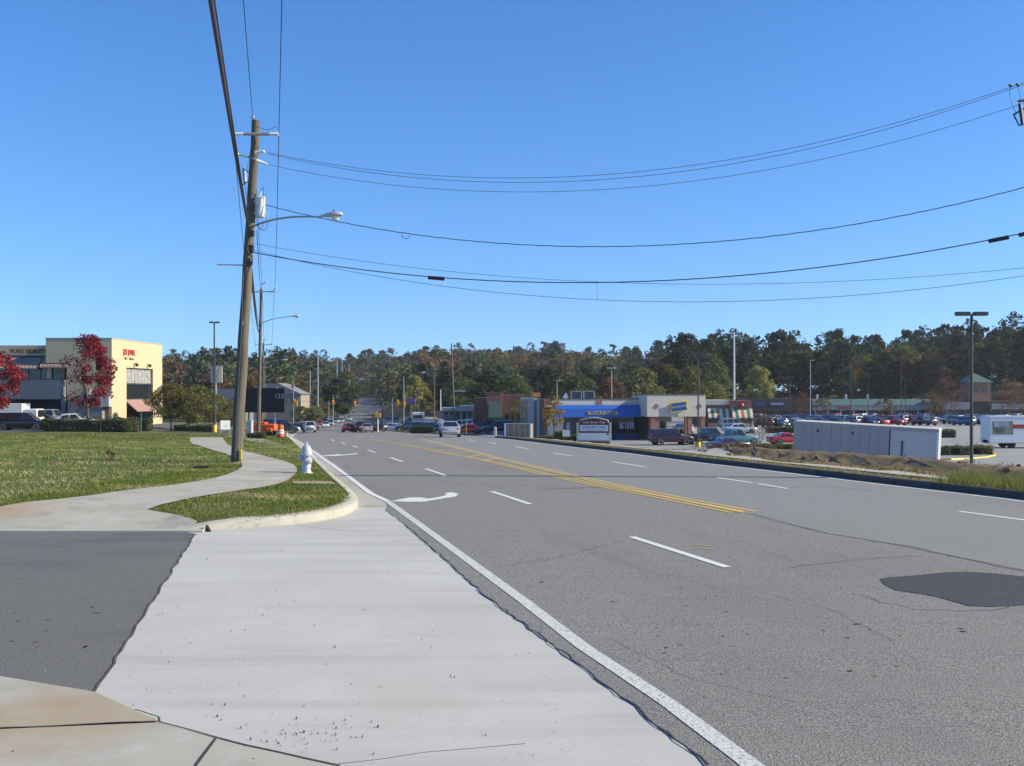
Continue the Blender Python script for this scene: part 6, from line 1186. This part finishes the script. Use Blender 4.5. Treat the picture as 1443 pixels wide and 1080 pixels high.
for x in (350, 360, 405, 414, 420): part('window_pane', mat('window_pale', (.45,.4,.35), .3), (xx(x), xx(x+3.5), -.08, 0, zz(567), zz(561)), parent=o)
part('chimney', brick_d, (xx(408), xx(411), 3, 4, zz(552), zz(541)), parent=o)
o, s, z0 = bld('grey_store', 'low grey store roof seen between lot lamp post and leaning pole', 325, 300); zz = lambda y: 2-(y-HY)*s-z0; xx = lambda px: (px-325)*s
part('wall', mat('wall_grey', (.2,.2,.2), .9), (xx(300), xx(345), 0, 10, -.5, zz(562)), parent=o); part('roof', mat('roof_slate', (.2,.2,.22), .8), (xx(299), xx(346), -.6, 10.5, zz(562), zz(548)), parent=o); [part('window_pane', win, (xx(x), xx(x+10), -.05, 0, .4, 2.6), parent=o) for x in (306, 320)]
c = Vector(((781-CX)/F*950, 950, Gf((781-CX)/F*950, 950))); s = 950/F; o = thing('office_block', 'distant pale office block above the wooded ridge', 'building', c); zz = lambda y: 2-(y-HY)*s-c.z; part('wall', mat('office_pale', (.42,.38,.36), .8), (-8, 10, 0, 12, -.5, zz(483.5)), parent=o); part('window_band', win, (-8, 1.5, -.1, 0, zz(486), zz(484.5)), (-8, 1.5, -.1, 0, zz(489), zz(487.5)), (3, 9, -.1, 0, zz(487), zz(485.5)), parent=o)

# ================================================================== FAR POLES, SIGNALS, SIGNS
sig_y = mat('signal_yellow', (.65,.36,.02), .5); sig_red = glow('signal_red_lit', (.9,.02,.015), 1.6); sig_dk = mat('signal_dark_lens', (.05,.03,.02), .3)
def signal(parent, x, y, z, lit=None, rz=0.):
    m = MB(); m.bevbox(x-.2, x+.2, y-.12, y+.12, z-.55, z+.55, .04); b = m.build('signal_head', sig_y, parent)
    for i in range(3): m = MB(); m.lathe([(.14, 0), (.15, .06), (.15, .16), (.13, .16), (.12, .05)], 10, M=Matrix.Translation((x, y-.12, z+.35-.35*i)) @ Matrix.Rotation(R(90), 4, 'X')); m.build('visor', sig_y, b); m = MB(); m.lathe([(.12, 0), (.12, .02)], 10, M=Matrix.Translation((x, y-.13, z+.35-.35*i)) @ Matrix.Rotation(R(90), 4, 'X')); m.build('lens', sig_red if lit == i else sig_dk, b)
    if lit is not None: m = MB(); m.lathe([(.19, 0), (.17, .05), (.02, .07)], 12, M=Matrix.Translation((x, y-.14, z+.35-.35*lit)) @ Matrix.Rotation(R(90), 4, 'X')); m.build('lit_lens', sig_red, b)
def pole(label, px, d, ytop, r, mt, name='utility_pole', cat='utility pole', lean=0., group=None, arms=0):
    c = at(px, d); o = thing(name, label, cat, c, 0, group); H_ = 2-(ytop-HY)*d/F-c.z; m = MB(); m.tube([(0,0,-.2), (lean*.5, 0, H_*.5), (lean, 0, H_)], [r, r*.8, r*.55], 8); m.build('shaft', mt, o, True)
    for k in range(arms):
        z = H_-.4-k*H_*.12; m = MB(); m.tube([(lean*z/H_, 0, z), (lean*z/H_+.9, 0, z+.22)], .05, 5); m.build('crossarm', galv, o)
    return o, H_
o, h_ = pole('brown signal pole at the left corner of the crossing', 415.5, 205, 565, .1, brown_pole, 'signal_pole', 'traffic light'); signal(o, -.1, -.2, h_-.3); signal(o, .35, -.1, h_-.5)
o, h_ = pole('pale signal pole across the crossing showing red', 469.5, 252, 557, .11, galv, 'signal_pole', 'traffic light'); signal(o, .05, -.25, h_-1.8, 0)
o, h_ = pole('pale steel pole beyond the crossing left of the red signal', 463.5, 262, 565, .1, galv, 'signal_pole', 'pole')
c = at(540, 186); o = thing('signal_mast', 'dark mast arm with yellow signal heads at the corner', 'traffic light', c); s = 186/F; z_ = lambda y: 2-(y-HY)*s-c.z
m = MB(); m.tube([(0,0,-.1), (0,0,z_(567))], [.16, .12], 10); m.build('shaft', mat('mast_dark', (.06,.08,.08), .5), o, True); m = MB(); m.tube([(.05, 0, z_(577.5)), (.4, 0, z_(574)), (.9, 0, z_(571)), (1.6, 0, z_(569)), (2.6, 0, z_(568.3)), (4.2, 0, z_(568))], [.1, .095, .09, .085, .07, .05], 8); m.build('mast_arm', galv, o, True); m = MB(); m.lathe([(.25, -.1), (.25, .15), (.16, .2)], 10); m.build('base', mat('mast_dark', (.06,.08,.08), .5), o); part('sign_plate', galv, (-.5, -.1, -.05, .0, z_(577), z_(574.5)), parent=o); signal(o, 2.55, -.2, z_(568.3)); signal(o, 3.65, -.2, z_(570))
o, h_ = pole('short white signal post with pedestrian heads at the corner', 532.5, 184, 584, .12, white_s, 'signal_post', 'traffic light'); part('pedestrian_head', sig_y, (-.5, -.08, -.15, .15, h_-.5, h_+.25), parent=o, bev=.03); part('pedestrian_head', sig_y, (.08, .5, -.15, .15, h_-.6, h_+.15), parent=o, bev=.03)
c = at(500, 245); o = thing('hanging_signal', 'red traffic signal hanging over the far road', 'traffic light', P(500, 569, 245)); signal(o, 0, 0, 0, 0); m = MB(); m.tube([(0,0,.5), (0,0,1.1)], .04, 5); m.build('hanger', galv, o)
wire('span wire over the crossing carrying the hanging red signal', P(415, 565, 235), P(590, 563, 245), .6, .03, wire_g, name='span_wire'); wire('upper span wire across the crossing street', P(373, 520, 225), P(611, 527, 215), 1.2, .025, wire_g, name='span_wire'); wire('upper wires over the climbing road beyond the crossing', P(437, 545, 300), P(700, 520, 300), 1.5, .03, wire_g); wire('long sagging wire across the front of the shopping mall', P(1034, 560, 268), P(1470, 540, 250), 1.4, .03, wire_g)
wire('second wire over the climbing road in front of the wood', P(448, 528, 300), P(636, 500, 170), 1.0, .022, wire_g); wire('third wire over the climbing road in front of the wood', P(448, 540, 300), P(636, 515, 170), 1.0, .022, wire_g)
o, h_ = pole('tall dark wooden pole in front of the far wood beside the white suv', 641, 170, 484, .17, wood_pole, lean=-.55); part('side_arm', galv, (-.3, 1.7, -.05, .05, h_*.455, h_*.47), parent=o); insulator((-.75, -.2, h_-1.8), (-.75, -.2, h_-1.2), .12, o, (0,0,0))
o, h_ = pole('dark wooden pole with lamp arm over the corner lot', 612, 210, 511, .15, wood_pole); cobra_lamp(o, (0, 0, h_-3.0), (-1.7, 0, h_-2.0), .9, (0,0,0))
for px, d, yt, mt, r, l, nm in [(448, 300, 493, galv, .26, 'tallest pale steel pole rising through the far wood beyond the crossing', 'steel_pole'), (437, 315, 522, galv, .2, 'pale steel pole left of the tallest one beyond the crossing', 'steel_pole'), (475, 400, 503, galv, .26, 'left of the twin pale poles high in the far wood', 'steel_pole'), (482, 405, 506, galv, .26, 'right of the twin pale poles high in the far wood', 'steel_pole'), (492, 360, 513, galv, .24, 'pale steel pole at the foot of the climbing road', 'steel_pole'),
    (569, 205, 531, galv, .11, 'thin pale steel pole behind the yellow signal heads', 'steel_pole'), (553, 235, 560, galv, .1, 'low grey pole on the side street', 'steel_pole'), (590, 230, 545, wood_pole, .13, 'brown wooden pole behind the white motorhome', 'wooden_pole'), (621, 172, 549, white_s, .11, 'white steel pole behind the square brown sign', 'steel_pole'), (413.5, 260, 537, galv, .12, 'thin grey pole beyond the message board', 'steel_pole'), (228, 250, 514, galv, .16, 'banded pale pole beside the cream shop wall', 'steel_pole')]:
    pole(l, px, d, yt, r, mt, nm, 'pole')
o, h_ = pole('tall pale steel transmission pole with short arms before the pine wood', 1034.5, 268, 468, .33, mat('steel_white', (.55,.57,.58), .4, metal=.2), 'transmission_pole', 'pole', arms=4)
def psign(label, px, d, y0, y1, w, mt, ybase=None, pole_m=galv, name='pole_sign'):
    c = at(px, d); o = thing(name, label, 'sign', c); z0, z1 = 2-(y1-HY)*d/F-c.z, 2-(y0-HY)*d/F-c.z; b = part('panel', mt, (-w/2, w/2, -.1, .1, z0, z1), parent=o); part('leg', pole_m, (-.08, .08, -.08, .08, -.2, z0), parent=o); part('rim', trim, (-w/2-.04, w/2+.04, -.08, .12, z1, z1+.06), (-w/2-.04, w/2+.04, -.08, .12, z0-.06, z0), parent=o); return o
psign('purple pole sign behind the crossing', 579, 248, 561.5, 569.5, 1.85, mat('sign_purple', (.16,.05,.28), .5)); o = psign('square brown and white sign by the corner lot', 619, 165, 579.5, 589, .85, mat('sign_brown', (.22,.12,.1), .6)); part('white_mark', white_s, (-.2, .25, -.13, -.1, 1.9, 2.3), parent=o); psign('orange roof sign beyond the video shop', 756, 175, 553.5, 559.5, 1.3, mat('sign_orange', (.6,.22,.08), .5))
c = at(622.5, 150); o = thing('round_sign', 'white round sign on a short post behind the silver sedan', 'sign', c); m = MB(); m.lathe([(.38, 0), (.38, .04)], 16, M=Matrix.Translation((0, 0, 1.7)) @ Matrix.Rotation(R(90), 4, 'X')); m.build('panel', white_s, o); part('leg', galv, (-.04, .04, .02, .08, -.2, 1.7), parent=o)
c = at(657, 140); o = thing('yellow_marker', 'thin yellow marker post beside the red sedan', 'post', c); part('shaft', yel, (-.06, .06, -.06, .06, -.1, 1.6), parent=o); part('cap', yel, (-.08, .08, -.08, .08, 1.6, 1.66), parent=o)
c = at(589.5, 226); o = thing('motorhome', 'cream motorhome parked at the back of the corner lot', 'van', c, R(3)); part('body', mat('motorhome_cream', (.6,.58,.5), .4), (-1.25, 1.25, -3.5, 3.5, .5, 2.75), parent=o, bev=.12); part('window_band', win, (-1.0, 1.0, -3.53, -3.48, 1.5, 2.2), parent=o); part('stripe', mat('stripe_green', (.05,.16,.09), .7), (-1.1, 1.1, -3.53, -3.49, 1.2, 1.32), parent=o)
for x in (-1.0, 1.0):
    for y in (-2.3, 2.3): m = MB(); m.lathe([(.2, -.12), (.38, -.1), (.38, .1), (.2, .12)], 12, M=Matrix.Translation((x, y, .38)) @ Matrix.Rotation(R(90), 4, 'Y')); m.build('wheel', tyre_m, o, True)
# ---- named trees of the middle distance
def mid(label, px, d, k, sc, v=0, name='shade_tree'): tree(name, label, 'tree', at(px, d)-Vector((0,0,.1)), fspec(k, v), sc, px*.1)
mid('large olive green tree behind the video shop roof', 905, 235, 'oak_olive', (.72, .72, .72)); mid('tall olive green tree behind the pale tower', 940, 245, 'oak_olive', (.78, .78, .80), 1); mid('olive tree right of the pale tower', 972, 240, 'oak_olive', (.7, .7, .76)); mid('lower olive tree above the striped awning restaurant', 1003, 250, 'oak_olive', (.66, .66, .58), 1)
mid('bright yellow green tree before the dark pine wood', 1069, 300, 'poplar_yellow', (.78, .78, .92)); mid('round dark evergreen at the foot of the climbing road', 476, 318, 'pine_b', (.95, .95, .62)); mid('yellow green bushy tree left of the climbing road', 486, 345, 'oak_olive', (.75, .75, .95)); mid('tall yellow tree behind the corner lot', 583, 262, 'poplar_yellow', (.62, .62, .72)); mid('yellow leaved tree behind the purple sign', 597, 268, 'poplar_yellow', (.55, .55, .6), 1)
for px, d, k in ((424, 285, 'oak_olive'), (436, 290, 'poplar_yellow'), (446, 287, 'oak_olive'), (458, 292, 'oak_olive')): mid('low yellow olive bush row beyond the crossing', px, d, k, (.42, .42, .3)) 
for ob in [o for o in COL.objects if o.get('label') == 'low yellow olive bush row beyond the crossing']: ob['group'] = 'bushes beyond the crossing'
mid('dark evergreen tree behind the brick restaurant', 690, 225, 'pine_b', (.9, .9, .52)); mid('dark green tree behind the restaurant roof', 725, 235, 'oak_green', (.8, .8, .62)); mid('tall dark pine behind the roof air conditioners', 770, 250, 'pine_b', (.9, .9, .6)); mid('dark green tree over the video shop roof', 815, 260, 'oak_green', (.8, .8, .66)); mid('rust red tree above the video shop roof', 860, 265, 'oak_rust', (.7, .7, .66)); mid('dark green tree above the grey roofed shop', 655, 262, 'oak_green', (.8, .8, .6)); mid('dark pine behind the wooden pole', 630, 275, 'pine_b', (.9, .9, .58))

# ================================================================== HAZE
hz = MB(); hz.box(-2750, 2750, -70, 3100, -14, 72); ho = hz.build('haze', [], None)
hm = bpy.data.materials.new('haze_air'); hm.use_nodes = True; ht = hm.node_tree; ht.nodes.clear()
pvn = ht.nodes.new('ShaderNodeVolumePrincipled'); pvn.inputs['Color'].default_value = (.92, .95, 1, 1); pvn.inputs['Density'].default_value = .00013; pvn.inputs['Anisotropy'].default_value = .3
hou = ht.nodes.new('ShaderNodeOutputMaterial'); ht.links.new(pvn.outputs[0], hou.inputs['Volume'])
ho.data.materials.append(hm); tag(ho, 'thin pale autumn haze over road and hills', 'haze', kind='stuff')
